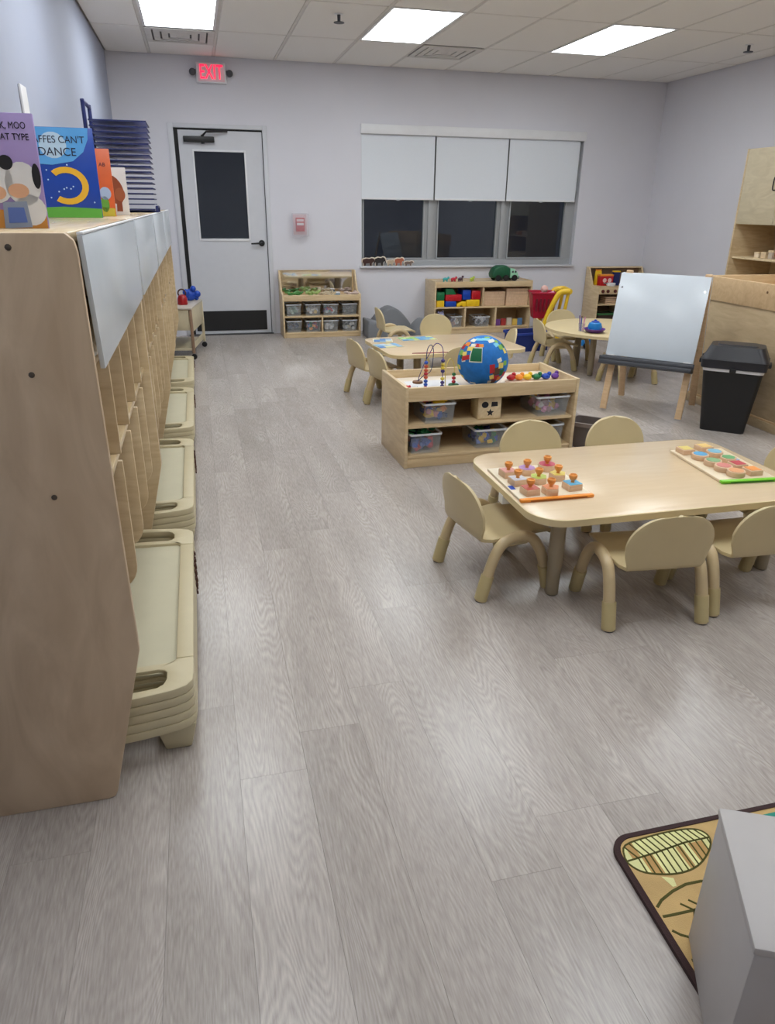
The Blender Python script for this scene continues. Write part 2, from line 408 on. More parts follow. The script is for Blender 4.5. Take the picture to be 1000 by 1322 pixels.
# ------------------------------------------------------------------ door
dr = struct('door_1', MB().box(DX0 + .055, DX1 - .012, D + .012, D + .055, .012, 1.048), M_WHITEP)  # lower leaf
gx0, gx1, gz0, gz1 = .056, .588, 1.048, 1.924
lx0, lx1 = DX0 + .055, DX1 - .012
lf = MB(); lf.box(lx0, gx0, D + .012, D + .055, gz0, gz1); lf.box(gx1, lx1, D + .012, D + .055, gz0, gz1); lf.box(lx0, lx1, D + .012, D + .055, gz1, DZ - .03)
obj('leaf_frame', lf, M_WHITEP, dr)
fr = MB(); fr.box(DX0 - .045, DX0 + .012, D - .014, D + T, 0, DZ + .03); fr.box(DX1 - .006, DX1 + .042, D - .014, D + T, 0, DZ + .03); fr.box(DX0 + .012, DX1 - .006, D - .014, D + T, DZ - .012, DZ + .03)
obj('door_frame', fr, M_WHITEP, dr, bev=.003)
ga = MB(); ga.box(DX0 + .013, DX0 + .052, D + .006, D + .05, .012, DZ - .014); ga.box(DX0 + .052, DX1 - .007, D + .014, D + .05, DZ - .028, DZ - .014); ga.box(DX1 - .0125, DX1 - .0065, D + .006, D + .05, .012, DZ - .028)
obj('gasket', ga, M_RUBBER, dr)
obj('glass_pane', MB().box(gx0, gx1, D + .03, D + .036, gz0, gz1), M_PANE, dr)
st = MB(); b_ = .014
st.box(gx0 - b_, gx0 + .004, D + .004, D + .014, gz0 - b_, gz1 + b_); st.box(gx1 - .004, gx1 + b_, D + .004, D + .014, gz0 - b_, gz1 + b_); st.box(gx0 + .004, gx1 - .004, D + .004, D + .014, gz0 - b_ - .01, gz0 + .004); st.box(gx0 + .004, gx1 - .004, D + .004, D + .014, gz1 - .004, gz1 + b_)
obj('glazing_bead', st, M_WHITE, dr, bev=.002)
B(dr, 'kick_plate', lx0 + .02, .735, D + .007, D + .0125, .045, .268, M_BLACK, 0)
B(dr, 'threshold', DX0 - .02, DX1 + .01, D - .03, D + .05, .0005, .012, mat('threshold_metal', (70, 72, 74), .4, metal=.6), .002)
hd = obj('door_handle', MB().lathe([(.034, 0), (.034, .012), (.014, .016), (.012, .05), (.004, .052)], 20), M_BLACK, dr, smooth=True, loc=(.722, D + .012, 1.004))
hd.rotation_euler = (PI / 2, 0, 0)
obj('lever', MB().tube([(.722, D - .036, 1.004), (.70, D - .040, 1.004), (.60, D - .038, 1.0)], [.011, .011, .008], 10), M_BLACK, dr, smooth=True)
cl = B(dr, 'door_closer', -.04, .28, D - .05, D + .012, 2.005, 2.06, M_BLACK, .008)
obj('closer_arm', MB().tube([(.16, D - .035, 2.066), (.20, D - .09, 2.10), (.42, D - .02, 2.115)], .011, 8).tube([(.16, D - .03, 1.99), (.16, D - .03, 2.075)], .018, 10), M_BLACK, dr, smooth=True)

# hallway wall behind the door, dim, seen through the glass
# ------------------------------------------------------------------ window
wn = struct('window_1', MB().box(WX0, WX1, D + .07, D + .13, WZ0, WZ0 + .075), M_FRAME, bev=.004)
def wf(name, *a): return B(wn, name, *a, M_FRAME, .003)
wf('frame_side', WX0, WX0 + .03, D + .07, D + .13, WZ0 + .075, WZ1); wf('frame_side', WX1 - .125, WX1, D + .07, D + .13, WZ0 + .075, WZ1)
wf('frame_head', WX0 + .03, WX1 - .125, D + .07, D + .13, WZ1 - .06, WZ1)
panes = ((1.905, 2.650), (2.812, 3.575), (3.728, 4.475))
for a, b in ((2.65, 2.812), (3.575, 3.728)):
    wf('mullion', a, b, D + .085, D + .13, WZ0 + .075, WZ1 - .06)
    wf('mullion_cover', (a + b) / 2 - .035, (a + b) / 2 + .035, D + .065, D + .085, WZ0 + .075, WZ1 - .06)
for a, b in panes:
    sh = obj('sash', MB().box(a - .002, a + .012, D + .06, D + .1, .82, 2.17).box(b - .012, b + .002, D + .06, D + .1, .82, 2.17).box(a + .012, b - .012, D + .06, D + .1, .82, .834), M_FRAME, wn)
    obj('pane', MB().box(a + .012, b - .012, D + .095, D + .101, .83, 2.175), M_PANE, wn)
B(wn, 'window_sill', WX0 - .02, WX1 + .02, D - .045, D + .07, WZ0 - .016, WZ0 + .006, M_WHITEP, .004)
rv = MB(); rv.box(WX0, WX0 + .006, D, D + .07, WZ0 + .006, WZ1); rv.box(WX1 - .006, WX1, D, D + .07, WZ0 + .006, WZ1); rv.box(WX0, WX1, D, D + .07, WZ1 - .006, WZ1)
obj('reveal_lining', rv, M_WHITEP, wn)
B(wn, 'valance', WX0 - .004, WX1 + .004, D - .03, D + .05, 2.142, 2.238, M_WHITE, .004)
for n, (a, b) in enumerate(((1.880, 2.738), (2.756, 3.636), (3.652, 4.552))):
    t = thing('roller_blind', ['white roller blind half lowered over the left window pane', 'white roller blind half lowered over the middle window pane', 'white roller blind half lowered over the right window pane'][n], 'blind', ((a + b) / 2, D + .012, 0), 0, 'roller blinds')
    h = (b - a) / 2
    B(t, 'fabric', -h, h, -.0015, .0015, 1.492, 2.141, M_BLIND, 0)
    B(t, 'hem_bar', -h, h, -.006, .006, 1.474, 1.494, M_WHITE, .004)
    B(t, 'pull_tab', -.02, .02, -.008, -.005, 1.466, 1.482, mat('clear_tab', (190, 195, 200), .3), .001)
# flat wooden animals on the sill
def quad_animal(t, L, H, body, legs, trunk, mface, medge):
    hl = L / 2
    poly = [(-hl, .45 * H), (-hl * .95, .8 * H), (-hl * .4, .95 * H), (hl * .2, .9 * H), (hl * .45, H), (hl * .8, .95 * H), (hl, .72 * H)]
    if trunk: poly += [(hl * 1.12, .3 * H), (hl * 1.02, .28 * H), (hl * .85, .55 * H)]
    else: poly += [(hl * .95, .58 * H), (hl * .65, .55 * H)]
    poly += [(hl * .55, .35 * H), (hl * .52, 0), (hl * .22, 0), (hl * .15, .32 * H), (-hl * .4, .3 * H), (-hl * .5, 0), (-hl * .8, 0), (-hl * .82, .35 * H)]
    obj('body', MB().prism(poly, -.009, .009, 'y'), medge, t, bev=.0015)
    sm = [((p[0]) * .86, .12 * H + (p[1] - .1 * H) * .86) for p in poly]
    obj('painted_face', MB().prism(sm, -.0105, -.0088, 'y'), mface, t)
M_CREAM = mat('cream_paint', (228, 214, 196), .6)
AN = [('dark brown wooden animal cut-out with a trunk, leftmost on the window sill', .17, .10, True, (64, 34, 26)), ('tall black and cream wooden animal cut-out second from left on the sill', .15, .11, True, (40, 32, 30)),
      ('small pale wooden animal cut-out in the middle of the sill row', .10, .075, False, (196, 176, 150)), ('reddish brown wooden animal cut-out second from right on the sill', .13, .10, False, (176, 98, 70)),
      ('low grey wooden animal cut-out rightmost of the sill row', .13, .06, False, (120, 100, 90))]
xx = 1.955
for lab, L, H, tr, col in AN:
    t = thing('wooden_animal', lab, 'toy animal', (xx, D - .012, WZ0 + .006), 0, 'wooden animals on the sill'); quad_animal(t, L, H, None, None, tr, cmat(col, .6), M_CREAM); xx += L * .5 + .055

# ------------------------------------------------------------------ wall fittings
t = thing('exit_sign', 'white exit sign with glowing red letters high on the back wall', 'exit sign', (.297, D, 2.64), 0)
B(t, 'housing', -.15, .15, -.055, -.001, -.092, .092, M_WHITE, .008)
B(t, 'face_plate', -.132, .132, -.060, -.055, -.078, .078, mat('exit_face', (222, 196, 202), .5, emit=(255, 120, 140), estr=.04), .002)
text(t, 'lettering', 'EXIT', .185, (0, -.0612, 0), (PI / 2, 0, 0), M_SIGNRED, .001, .62)
for s in (-1, 1):
    hh = obj('lamp_head', MB().lathe([(.012, -.02), (.03, -.012), (.034, .012), (.028, .016), (.004, .016)], 16), M_DKGREY, t, smooth=True, loc=(s * .185, -.05, .0)); hh.rotation_euler = (PI / 2, 0, 0)
    obj('lamp_arm', MB().tube([(s * .145, -.03, .02), (s * .185, -.032, .02)], .01, 8), M_DKGREY, t, smooth=True)
t = thing('fire_alarm', 'red fire alarm pull station under a clear cover beside the door', 'fire alarm', (1.16, D, 1.20), 0)
B(t, 'back_plate', -.075, .075, -.012, -.001, -.105, .11, mat('alarm_plate', (220, 196, 200), .5), .004)
B(t, 'pull_box', -.05, .05, -.045, -.012, -.07, .075, M_RED, .006)
B(t, 'pull_handle', -.038, .038, -.056, -.045, -.005, .02, M_WHITE, .003)
B(t, 'instruction_band', -.04, .04, -.0465, -.045, .035, .06, mat('alarm_band', (240, 225, 225), .5), 0)
cv = obj('clear_cover', MB().box(-.09, .09, -.085, -.081, -.12, .12).box(-.09, -.086, -.081, -.001, -.12, .12).box(.086, .09, -.081, -.001, -.12, .12).box(-.086, .086, -.081, -.001, .116, .12).box(-.086, .086, -.081, -.001, -.12, -.116), glass_mat('cover_clear', (225, 215, 222), .16, .1), t)
t = tag(B(None, 'cable_cover', XL + .001, XL + .012, 4.02, 4.15, 1.50, 1.90, M_WHITE, .003), 'narrow white strip fixed high on the left wall above the books', 'cover strip')

# ------------------------------------------------------------------ cubby lockers
UL = 1.368
SP = [(-.70, 0), (-.340, 0), (-.322, .006), (-.315, .02), (-.213, .433), (-.218, 1.322), (-.222, 1.344), (-.236, 1.357), (-.70, 1.357)]
LOCK = ['birch cubby locker unit nearest the camera with a bare plywood side', 'second birch cubby locker unit from the camera, behind the first whiteboard seam', 'third birch cubby locker unit along the left wall', 'farthest birch cubby locker unit, next to the wheeled cart']
def locker(label):
    t = thing('cubby_locker', label, 'cubby locker', (0, 1.53, 0), 0, 'cubby lockers along the left wall')
    obj('side_panel', MB().prism(SP, 0, .018, 'y'), M_PLY, t, bev=.003)
    obj('side_panel', MB().prism(SP, UL - .020, UL - .002, 'y'), M_BIRCH, t, bev=.003)
    B(t, 'back_panel', -.70, -.69, .0185, UL - .0205, .02, 1.338, M_BIRCH, 0)
    B(t, 'top_board', -.69, -.232, .0185, UL - .0205, 1.338, 1.3575, M_BIRCHY, .003)
    B(t, 'shelf_board', -.69, -.236, .0185, UL - .0205, .815, .833, M_BIRCHY, .002)
    B(t, 'shelf_board', -.69, -.236, .0185, UL - .0205, 1.082, 1.098, M_BIRCHY, .002)
    for k in range(1, 5):
        y = .0185 + (UL - .039) * k / 5
        rr = .07
        poly = [(-.69, .45), (-.226 - rr, .45)] + [(-.226 - rr + rr * math.sin(a), .45 + rr - rr * math.cos(a)) for a in [PI / 2 * q / 6 for q in range(1, 7)]] + [(-.226, .8149), (-.69, .8149)]
        obj('divider', MB().prism(poly, y - .006, y + .006, 'y'), M_BIRCH, t, bev=.002)
        poly = [(-.69, .8331), (-.226, .8331), (-.226, 1.0819), (-.69, 1.0819)]
        obj('divider', MB().prism(poly, y - .006, y + .006, 'y'), M_BIRCH, t, bev=.002)
    wbp = obj('whiteboard_panel', MB().prism([(.024, 1.352), (UL - .006, 1.352), (UL - .006, 1.086), (.085, 1.086)], -.2190, -.2085, 'x'), M_WBOARD, t, bev=.0015)
    B(t, 'board_edge_strip', -.2195, -.2075, .0285, UL - .0065, 1.3531, 1.3575, M_WHITE, .001)
    return t
lk = locker(LOCK[0])
for k in range(1, 4): dup(lk, (0, 1.53 + UL * k, 0), 0, LOCK[k])
for z in (1.332, 1.096, .836):
    o = obj('bolt', MB().lathe([(.006, 0), (.006, .0015), (.002, .003)], 10), mat('bolt_grey', (90, 80, 70), .5, metal=.5), lk, loc=(-.336, -.0005, z)); o.rotation_euler = (PI / 2, 0, 0)

# ------------------------------------------------------------------ stacked cots
CW, CL = .285, 1.03
def bow(x): return -.040 * (1 - (x / CW) ** 2)
def cot_end(far):
    s = -1 if far else 1
    def pt(x, d): return ((x, ((bow(x) if abs(x) < CW else 0) * max(0, 1 - d / .16) + d) * s + (CL if far else 0)))
    n = 12
    hole = [(-.19 + .38 * i / n, .025) for i in range(n + 1)] + [(.205, .034), (.213, .052), (.213, .080), (.206, .092)] + [(.19 - .38 * i / n, .098) for i in range(n + 1)] + [(-.206, .092), (-.213, .080), (-.213, .052), (-.205, .034)]
    outer = [(-.235 + .47 * i / n, .0) for i in range(n + 1)] + [(.266, .006), (.282, .024), (.2849, .055), (.2849, .136)] + [(.238, .136)] + [(.226 - .452 * i / (n - 2), .122) for i in range(n - 1)] + [(-.238, .136)] + [(-.2849, .136), (-.2849, .055), (-.282, .024), (-.266, .006)]
    zt, zb = 0, -.0268; N = len(hole); H_ = [pt(*p) for p in hole]; O_ = [pt(*p) for p in outer]
    vs = [(p[0], p[1], zt) for p in O_] + [(p[0], p[1], zt) for p in H_] + [(p[0] * .996, p[1], zb) for p in O_] + [(p[0], p[1], zb) for p in H_]; fs = []
    for i in range(N):
        j = (i + 1) % N
        for a_, b_ in ((0, 1), (2, 0), (1, 3), (3, 2)): fs.append((a_ * N + i, a_ * N + j, b_ * N + j, b_ * N + i))
    return MB().add(vs, fs)
cot_parts = {'near': mesh('end_rail', cot_end(False), M_COT, .0035), 'far': mesh('end_rail', cot_end(True), M_COT, .0035)}
rail = mesh('side_rail', MB().box(-.024, .024, .136, CL - .136, -.0265, 0), M_COT, .004)
panel = mesh('sleeping_panel', MB().box(-.2605, .2605, .085, CL - .085, -.017, -.011), M_COTF)
def leg_mb(sx, far):
    y0 = .01 if not far else CL - .11
    x = sx * .225
    mb = MB(); mb.frust((.035, .038), (.055, .05), 0, 0.088); mb.shift((x, y0 + .05, 0)); return mb
def make_cot(label, loc, legs):
    t = thing('cot', label, 'cot', loc, 0, 'stacked tan toddler cots')
    obj('end_rail', cot_parts['near'], None, t); obj('end_rail', cot_parts['far'], None, t)
    for s in (-1, 1): obj('side_rail', rail, None, t, loc=(s * .2605, 0, 0))
    obj('sleeping_panel', panel, None, t)
    st_ = MB()
    for k in range(4): st_.rbox((CW + .002, CL - .20 - .03 * k, -.012 - .003 * (k % 2)), (.005, .018, .012), (0, 0, .25))
    obj('lacing', st_, M_BROWN, t)
    if legs:
        for s in (-1, 1):
            for f in (False, True):
                obj('leg', leg_mb(s, f).shift((0, 0, -.0875 - .0275)), M_COT, t, bev=.006)
    return t
STK = ['stack nearest the camera', 'second stack from the camera', 'third stack from the camera', 'farthest stack by the cart']
ORD = ['topmost', 'second', 'third', 'fourth', 'fifth']
for n, (y0, cnt) in enumerate(((1.66, 5), (2.975, 4), (4.34, 3), (5.71, 2))):
    for k in range(cnt):
        z = .0875 + .0275 * (k + 1); pos = cnt - 1 - k
        w = 'topmost' if pos == 0 else ('lowest' if k == 0 else ORD[pos] + ' from the top')
        make_cot('tan plastic toddler cot, %s in the %s' % (w, STK[n]), (-.392, y0, z), k == 0)

# ------------------------------------------------------------------ books and drying rack on the lockers
ZT = 1.358
def book(name, label, x0, x1, y, h, th, mcover, tilt=0.06, rz=0):
    t = thing(name, label, 'book', ((x0 + x1) / 2, y, ZT), rz, 'picture books on the lockers'); w = (x1 - x0) / 2
    t.rotation_euler = (-tilt, 0, rz)
    B(t, 'front_cover', -w, w, 0, .003, 0, h, mcover, .001); B(t, 'back_cover', -w, w, th - .003, th, 0, h, mcover, .001)
    B(t, 'page_block', -w + .004, w - .004, .0031, th - .0031, .003, h - .004, mat('paper', (235, 230, 220), .8), 0)
    B(t, 'spine', -w - .002, -w + .0005, .0002, th - .0002, 0, h, mcover, .0008)
    return t
def art(t, poly, m, y=-.0008, name='cover_art', th=.0006):
    return obj(name, MB().prism(poly, y - th, y, 'y'), m, t)
def ell(cx_, cz_, a, b, n=18, rot=0):
    return [(cx_ + a * math.cos(q) * math.cos(rot) - b * math.sin(q) * math.sin(rot), cz_ + a * math.cos(q) * math.sin(rot) + b * math.sin(q) * math.cos(rot)) for q in [2 * PI * i / n for i in range(n)]]
RT = (PI / 2, 0, 0); INK = cmat((40, 30, 50), .7)
# purple book
t = book('picture_book', 'purple picture book with black and white blobs on its cover, nearest on the lockers', -.518, -.300, 1.76, .216, .010, cmat((172, 150, 205), .35))
text(t, 'title', 'CLICK, CLACK, MOO', .0175, (.094, -.0006, .193), RT, INK, .0006, .78, 'RIGHT'); text(t, 'title', 'COWS THAT TYPE', .0175, (.097, -.0006, .172), RT, INK, .0006, .82, 'RIGHT')
WH = cmat((236, 234, 232), .5); BK = cmat((30, 28, 30), .5); PK = cmat((232, 178, 140), .5)
art(t, [(-.108, .0), (.108, .0), (.108, .03), (.02, .036), (-.108, .028)], cmat((206, 140, 60), .5))
for cx_, cz_, a, b in ((-.075, .07, .030, .040), (.020, .090, .034, .042), (.072, .085, .034, .042), (.08, .035, .030, .030)): art(t, ell(cx_, cz_, a, b), WH, -.0009)
for cx_, cz_, a, b in ((-.05, .112, .014, .016), (.045, .125, .014, .014), (.100, .100, .008, .024), (-.09, .035, .012, .012), (-.005, .118, .012, .016)): art(t, ell(cx_, cz_, a, b), BK, -.0014)
for cx_, cz_, a, b in ((.018, .068, .020, .014), (.062, .072, .020, .014), (-.08, .05, .018, .012)): art(t, ell(cx_, cz_, a, b), PK, -.0018)
art(t, [(.025, .0), (.078, .002), (.074, .052), (.028, .05)], cmat((150, 160, 180), .5), -.0019); art(t, [(.034, .010), (.070, .011), (.067, .04), (.036, .04)], cmat((96, 120, 190), .5), -.0026)
# blue book
t = book('picture_book', 'blue picture book with a yellow curved shape and a green base on its cover', -.575, -.322, 3.0, .292, .010, cmat((24, 66, 160), .3))
art(t, [(-.126, .178), (-.02, .172), (.05, .185), (.088, .215), (.108, .255), (.112, .291), (-.126, .291)], cmat((88, 160, 220), .4))
art(t, ell(-.01, .235, .045, .042), cmat((180, 205, 225), .5), -.0012)
text(t, 'title', "GIRAFFES CAN'T", .032, (.097, -.0022, .252), RT, cmat((24, 30, 60), .6), .0006, .92, "RIGHT"); text(t, 'title', 'DANCE', .037, (.065, -.0022, .213), RT, cmat((24, 30, 60), .6), .0006, 1.0, 'RIGHT')
arc = [( .02 + .072 * math.cos(a), .105 + .062 * math.sin(a)) for a in [-2.2 + i * .25 for i in range(19)]]; arc2 = [(.02 + .050 * math.cos(a), .105 + .042 * math.sin(a)) for a in [-2.2 + i * .25 for i in range(19)]]
art(t, arc + arc2[::-1], cmat((230, 176, 40), .5), -.0012)
art(t, [(-.126, 0), (.126, 0), (.126, .03), (.0, .036), (-.126, .03)], cmat((96, 170, 60), .5), -.001)
for k in range(22): art(t, ell(random.uniform(-.11, .11), random.uniform(.045, .18), .0028, .0028, 6), cmat((190, 215, 240), .5), -.0008)
# orange book
t = book('picture_book', 'narrow orange picture book standing half behind the blue one', -.47, -.306, 3.34, .248, .010, cmat((232, 106, 52), .35))
art(t, [(-.08, 0), (.08, 0), (.08, .03), (-.08, .04)], cmat((214, 190, 60), .5)); art(t, ell(.05, .085, .022, .024), cmat((180, 196, 220), .5)); art(t, ell(.045, .045, .016, .03), cmat((110, 170, 60), .5))
text(t, 'title', 'AB', .02, (.05, -.0006, .19), RT, INK, .0004)
# white book with brown shape
t = book('picture_book', 'small white book with a brown shape on its cover beside the drying rack', -.435, -.280, 3.70, .196, .010, cmat((230, 228, 224), .4))
art(t, ell(.020, .105, .040, .062, 20, .35), cmat((150, 76, 42), .6)); art(t, [(-.02, .02), (.0, .02), (.01, .1), (-.02, .12)], cmat((140, 70, 40), .6), -.0014)
art(t, [(.025, .015), (.05, .015), (.05, .09), (.03, .09)], cmat((140, 70, 40), .6), -.0014); art(t, ell(.045, .085, .022, .028), cmat((166, 92, 54), .6), -.002)
for k in range(3): art(t, [(-.05, .15 - k * .011), (.0, .15 - k * .011), (.0, .155 - k * .011), (-.05, .155 - k * .011)], cmat((235, 226, 214), .5), -.0022)
# art drying rack
t = thing('drying_rack', 'navy wire art drying rack with many shelves standing on the lockers', 'drying rack', (-.37, 4.90, ZT), 0)
M_TRAY = mat('rack_tray_blue', (176, 180, 220), .4)
for k in range(17):
    z = .014 + .0285 * k
    tr = obj('rack_shelf', MB().box(-.145, .15, -.15, .19, z, z + .003), M_TRAY, t)
    ed = MB().box(-.15, .155, -.158, -.15, z - .002, z + .0045).box(-.15, .155, .19, .198, z - .002, z + .0045).box(-.151, -.146, -.15, .19, z - .001, z + .004).box(.15, .155, -.15, .19, z - .001, z + .004)
    obj('shelf_rim', ed, M_NAVY, tr)
for s in (0,):
    P_ = [(-.17, -.12, .008), (-.17, -.12, .52), (-.17, -.10, .56), (-.17, .15, .56), (-.17, .17, .52), (-.17, .17, .008)]
    obj('rack_frame', MB().tube(spline(P_, 5), .011, 8), M_NAVY, t, smooth=True)
obj('rack_frame', MB().tube([(.163, -.1, 0), (.163, -.1, .03), (.163, .15, .03), (.163, .15, 0)], .008, 8).tube([(-.17, -.12, .006), (.163, -.1, .006)], .006, 6), M_NAVY, t, smooth=True)

# ------------------------------------------------------------------ chairs
def arch_pts(side):
    P_ = [(.0, .0), (.022, .085), (.052, .175), (.088, .228), (.155, .248), (.218, .228), (.262, .165), (.288, .085), (.308, .0)]
    return [Vector((p[0], side * .178 * (1 + .03 * (1 - p[1] / .25)), p[1])) for p in P_]
def shell_mesh():
    prof = [(.335, .208, .130), (.330, .220, .140), (.31, .228, .148), (.25, .227, .153), (.18, .222, .154), (.11, .218, .152), (.06, .216, .148), (.030, .220, .143), (.010, .231, .141), (-.004, .250, .146), (-.014, .285, .156), (-.020, .325, .163)]
    for q in range(1, 12):
        a = PI / 2 * q / 11.5; z = .325 + .133 * math.sin(a); prof.append((-.020 - .026 * math.sin(a), z, .163 * max(.0, math.cos(a)) ** .80))
    n = 14; vs = []; fs = []; k = len(prof)
    for i, (x, z, w) in enumerate(prof):
        for j in range(n + 1):
            v = -1 + 2 * j / n
            back = min(1, max(0, (z - .225) / .06)) if x < .02 else 0
            vs.append((x + back * .022 * v * v * (w / .17), w * v, z + (0 if back else .006 * v * v * (1 if x < .3 else .3))))
    for i in range(k - 1):
        for j in range(n): fs.append((i * (n + 1) + j, i * (n + 1) + j + 1, (i + 1) * (n + 1) + j + 1, (i + 1) * (n + 1) + j))
    me = bpy.data.meshes.new('seat_shell'); me.from_pydata(vs, [], fs); bm = bmesh.new(); bm.from_mesh(me)
    bmesh.ops.remove_doubles(bm, verts=bm.verts, dist=.0004); bmesh.ops.recalc_face_normals(bm, faces=bm.faces)
    th = .013; orig = list(bm.faces)
    bmesh.ops.solidify(bm, geom=orig, thickness=th)
    bmesh.ops.recalc_face_normals(bm, faces=bm.faces)
    es = [e for e in bm.edges if len(e.link_faces) == 2 and e.calc_face_angle(0) > .9]
    bmesh.ops.bevel(bm, geom=es, offset=.004, segments=2, affect='EDGES', profile=.5, clamp_overlap=True)
    bm.to_mesh(me); bm.free(); me.materials.append(M_TAN)
    for p in me.polygons: p.use_smooth = True
    me.update(); return me
SHELL = shell_mesh()
def make_chair(label):
    t = thing('toddler_chair', label, 'chair', (0, 0, 0), 0, 'tan toddler chairs')
    obj('seat_shell', SHELL, None, t)
    for s in (-1, 1):
        pts = spline(arch_pts(s), 5)
        lg = obj('leg_frame', MB().tube(pts, .0215, 14), M_TANLEG, t, smooth=True)
        for end in (0, 1):
            P_ = pts if end == 0 else pts[::-1]
            a = P_[0]; i = next(i for i in range(len(P_)) if P_[i].z > .088)
            sl = [a + Vector((0, 0, .004))] + [p for p in P_[1:i]] + [P_[i]]
            obj('foot_sleeve', MB().tube(sl, .0255, 14), M_TANSL, lg, smooth=True)
            obj('glide', MB().lathe([(.014, 0), (.019, .0), (.020, .0045), (.014, .0045)], 14, (a.x, a.y, 0.0)), M_DKGREY, lg, smooth=True)
        obj('seat_lug', MB().box(.10, .21, min(s * .148, s * .168), max(s * .148, s * .168), .203, .221), M_TAN, t, bev=.004)
    return t
R = math.radians
CH = [(.925, 2.447, R(9), 'tan toddler chair at the left end of the big table by the knobbed puzzle'),
      (1.515, 1.945, R(85), 'tan toddler chair with its back to the camera at the big table'),
      (1.955, 1.960, R(88), 'tan toddler chair at the big table cut by the right picture edge'),
      (1.500, 3.075, R(-91), 'tan toddler chair behind the big table, in front of the display shelf'),
      (1.945, 3.055, R(-89), 'tan toddler chair behind the big table, facing the camera before the easel'),
      (2.520, 2.500, R(182), 'tan toddler chair at the right end of the big table by the shape puzzle'),
      (1.135, 5.535, R(13), 'tan toddler chair left of the farther table, nearer the door'),
      (1.208, 5.105, R(12), 'tan toddler chair left of the farther table, close behind the display shelf'),
      (1.870, 5.095, R(88), 'tan toddler chair between the farther table and the round globe ball'),
      (1.76, 7.32, R(2), 'tan toddler chair standing sideways in front of the grey soft blocks'),
      (2.170, 6.72, R(-88), 'tan toddler chair behind the farther table, facing the camera'),
      (2.545, 5.790, R(170), 'tan toddler chair at the right back corner of the farther table'),
      (3.055, 6.300, R(-4), 'tan toddler chair left of the round table seen from behind'),
      (3.550, 6.84, R(-92), 'tan toddler chair behind the round table, facing the camera'),
      (3.600, 5.410, R(100), 'tan toddler chair before the round table, half hidden by the easel')]
ch0 = make_chair(CH[0][3])
for i, (x, y, a, lab) in enumerate(CH):
    if i == 0: ch0.location = (x, y, 0); ch0.rotation_euler = (0, 0, a)
    else: dup(ch0, (x, y, 0), a, lab)

# ------------------------------------------------------------------ tables
def table_leg(t, x, y, h):
    lg = obj('leg', MB().tube([(x, y, .12), (x, y, h)], .029, 16), M_TLEG, t, smooth=True)
    obj('foot_sleeve', MB().lathe([(.024, .004), (.0255, .006), (.0275, .123), (.024, .126)], 16, (x, y, 0)), M_TLEG, lg, smooth=True)
    obj('glide', MB().lathe([(.012, 0), (.02, 0), (.022, .006), (.012, .006)], 14, (x, y, 0)), M_DKGREY, lg, smooth=True)
    obj('leg_plate', MB().lathe([(.05, h - .006), (.05, h), (.02, h)], 14, (x, y, 0)), M_DKGREY, lg)
def rect_table(label, loc, rz, w, d, h, r=.13, near=False):
    t = thing('activity_table', label, 'table', loc, rz)
    obj('tabletop', MB().prism(rrect(-w / 2 + .004, w / 2 - .004, -d / 2 + .004, d / 2 - .004, r - .004, 10), h - .026, h), M_LAM, t, bev=.0015)
    o_ = rrect(-w / 2, w / 2, -d / 2, d / 2, r, 10)
    i_ = rrect(-w / 2 + .0045, w / 2 - .0045, -d / 2 + .0045, d / 2 - .0045, r - .0045, 10); n = len(o_)
    mb = MB(); vs = [(p[0], p[1], h - .027) for p in o_] + [(p[0], p[1], h - .0015) for p in o_] + [(p[0], p[1], h + .0003) for p in i_] + [(p[0], p[1], h - .0285) for p in i_]; fs = []
    for i in range(n):
        j = (i + 1) % n
        for a, b in ((0, 1), (1, 2), (3, 0)): fs.append((a * n + i, a * n + j, b * n + j, b * n + i))
    mb.add(vs, fs); obj('edge_band', mb, M_TBAND, t, smooth=True)
    for sx in (-1, 1):
        for sy in (-1, 1): table_leg(t, sx * (w / 2 - (.17 if sx < 0 else .075) if near else w / 2 - .27), sy * (d / 2 - (.17 if sy < 0 else (.14 if sx < 0 else .10)) if near else d / 2 - .20), h - .0265)
    return t
t = rect_table('large rectangular wood-look toddler table nearest the camera, on taupe legs', (1.690, 2.470, 0), R(0), 1.22, .77, .395, near=True)
B(t, 'tag', -.612, -.560, -.06, -.02, .335, .372, M_WHITE, .001)
rect_table('farther rectangular wood-look toddler table behind the display shelf', (1.855, 5.53, 0), R(4), 1.13, .80, .40, .11)
h = .40; t = thing('round_table', 'round wood-look toddler table between the shopping cart and the easel', 'table', (3.63, 6.05, 0), 0)
rr = .578
obj('tabletop', MB().lathe([(.001, h - .026), (rr - .004, h - .026), (rr - .004, h - .001), (rr - .006, h), (.001, h)], 56), M_LAM, t, smooth=True)
obj('edge_band', MB().lathe([(rr - .006, h - .028), (rr, h - .026), (rr, h - .002), (rr - .006, h + .0004)], 56), M_TBAND, t, smooth=True)
for k in range(4): table_leg(t, .29 * math.cos(R(35) + k * PI / 2), .29 * math.sin(R(35) + k * PI / 2), h - .0265)

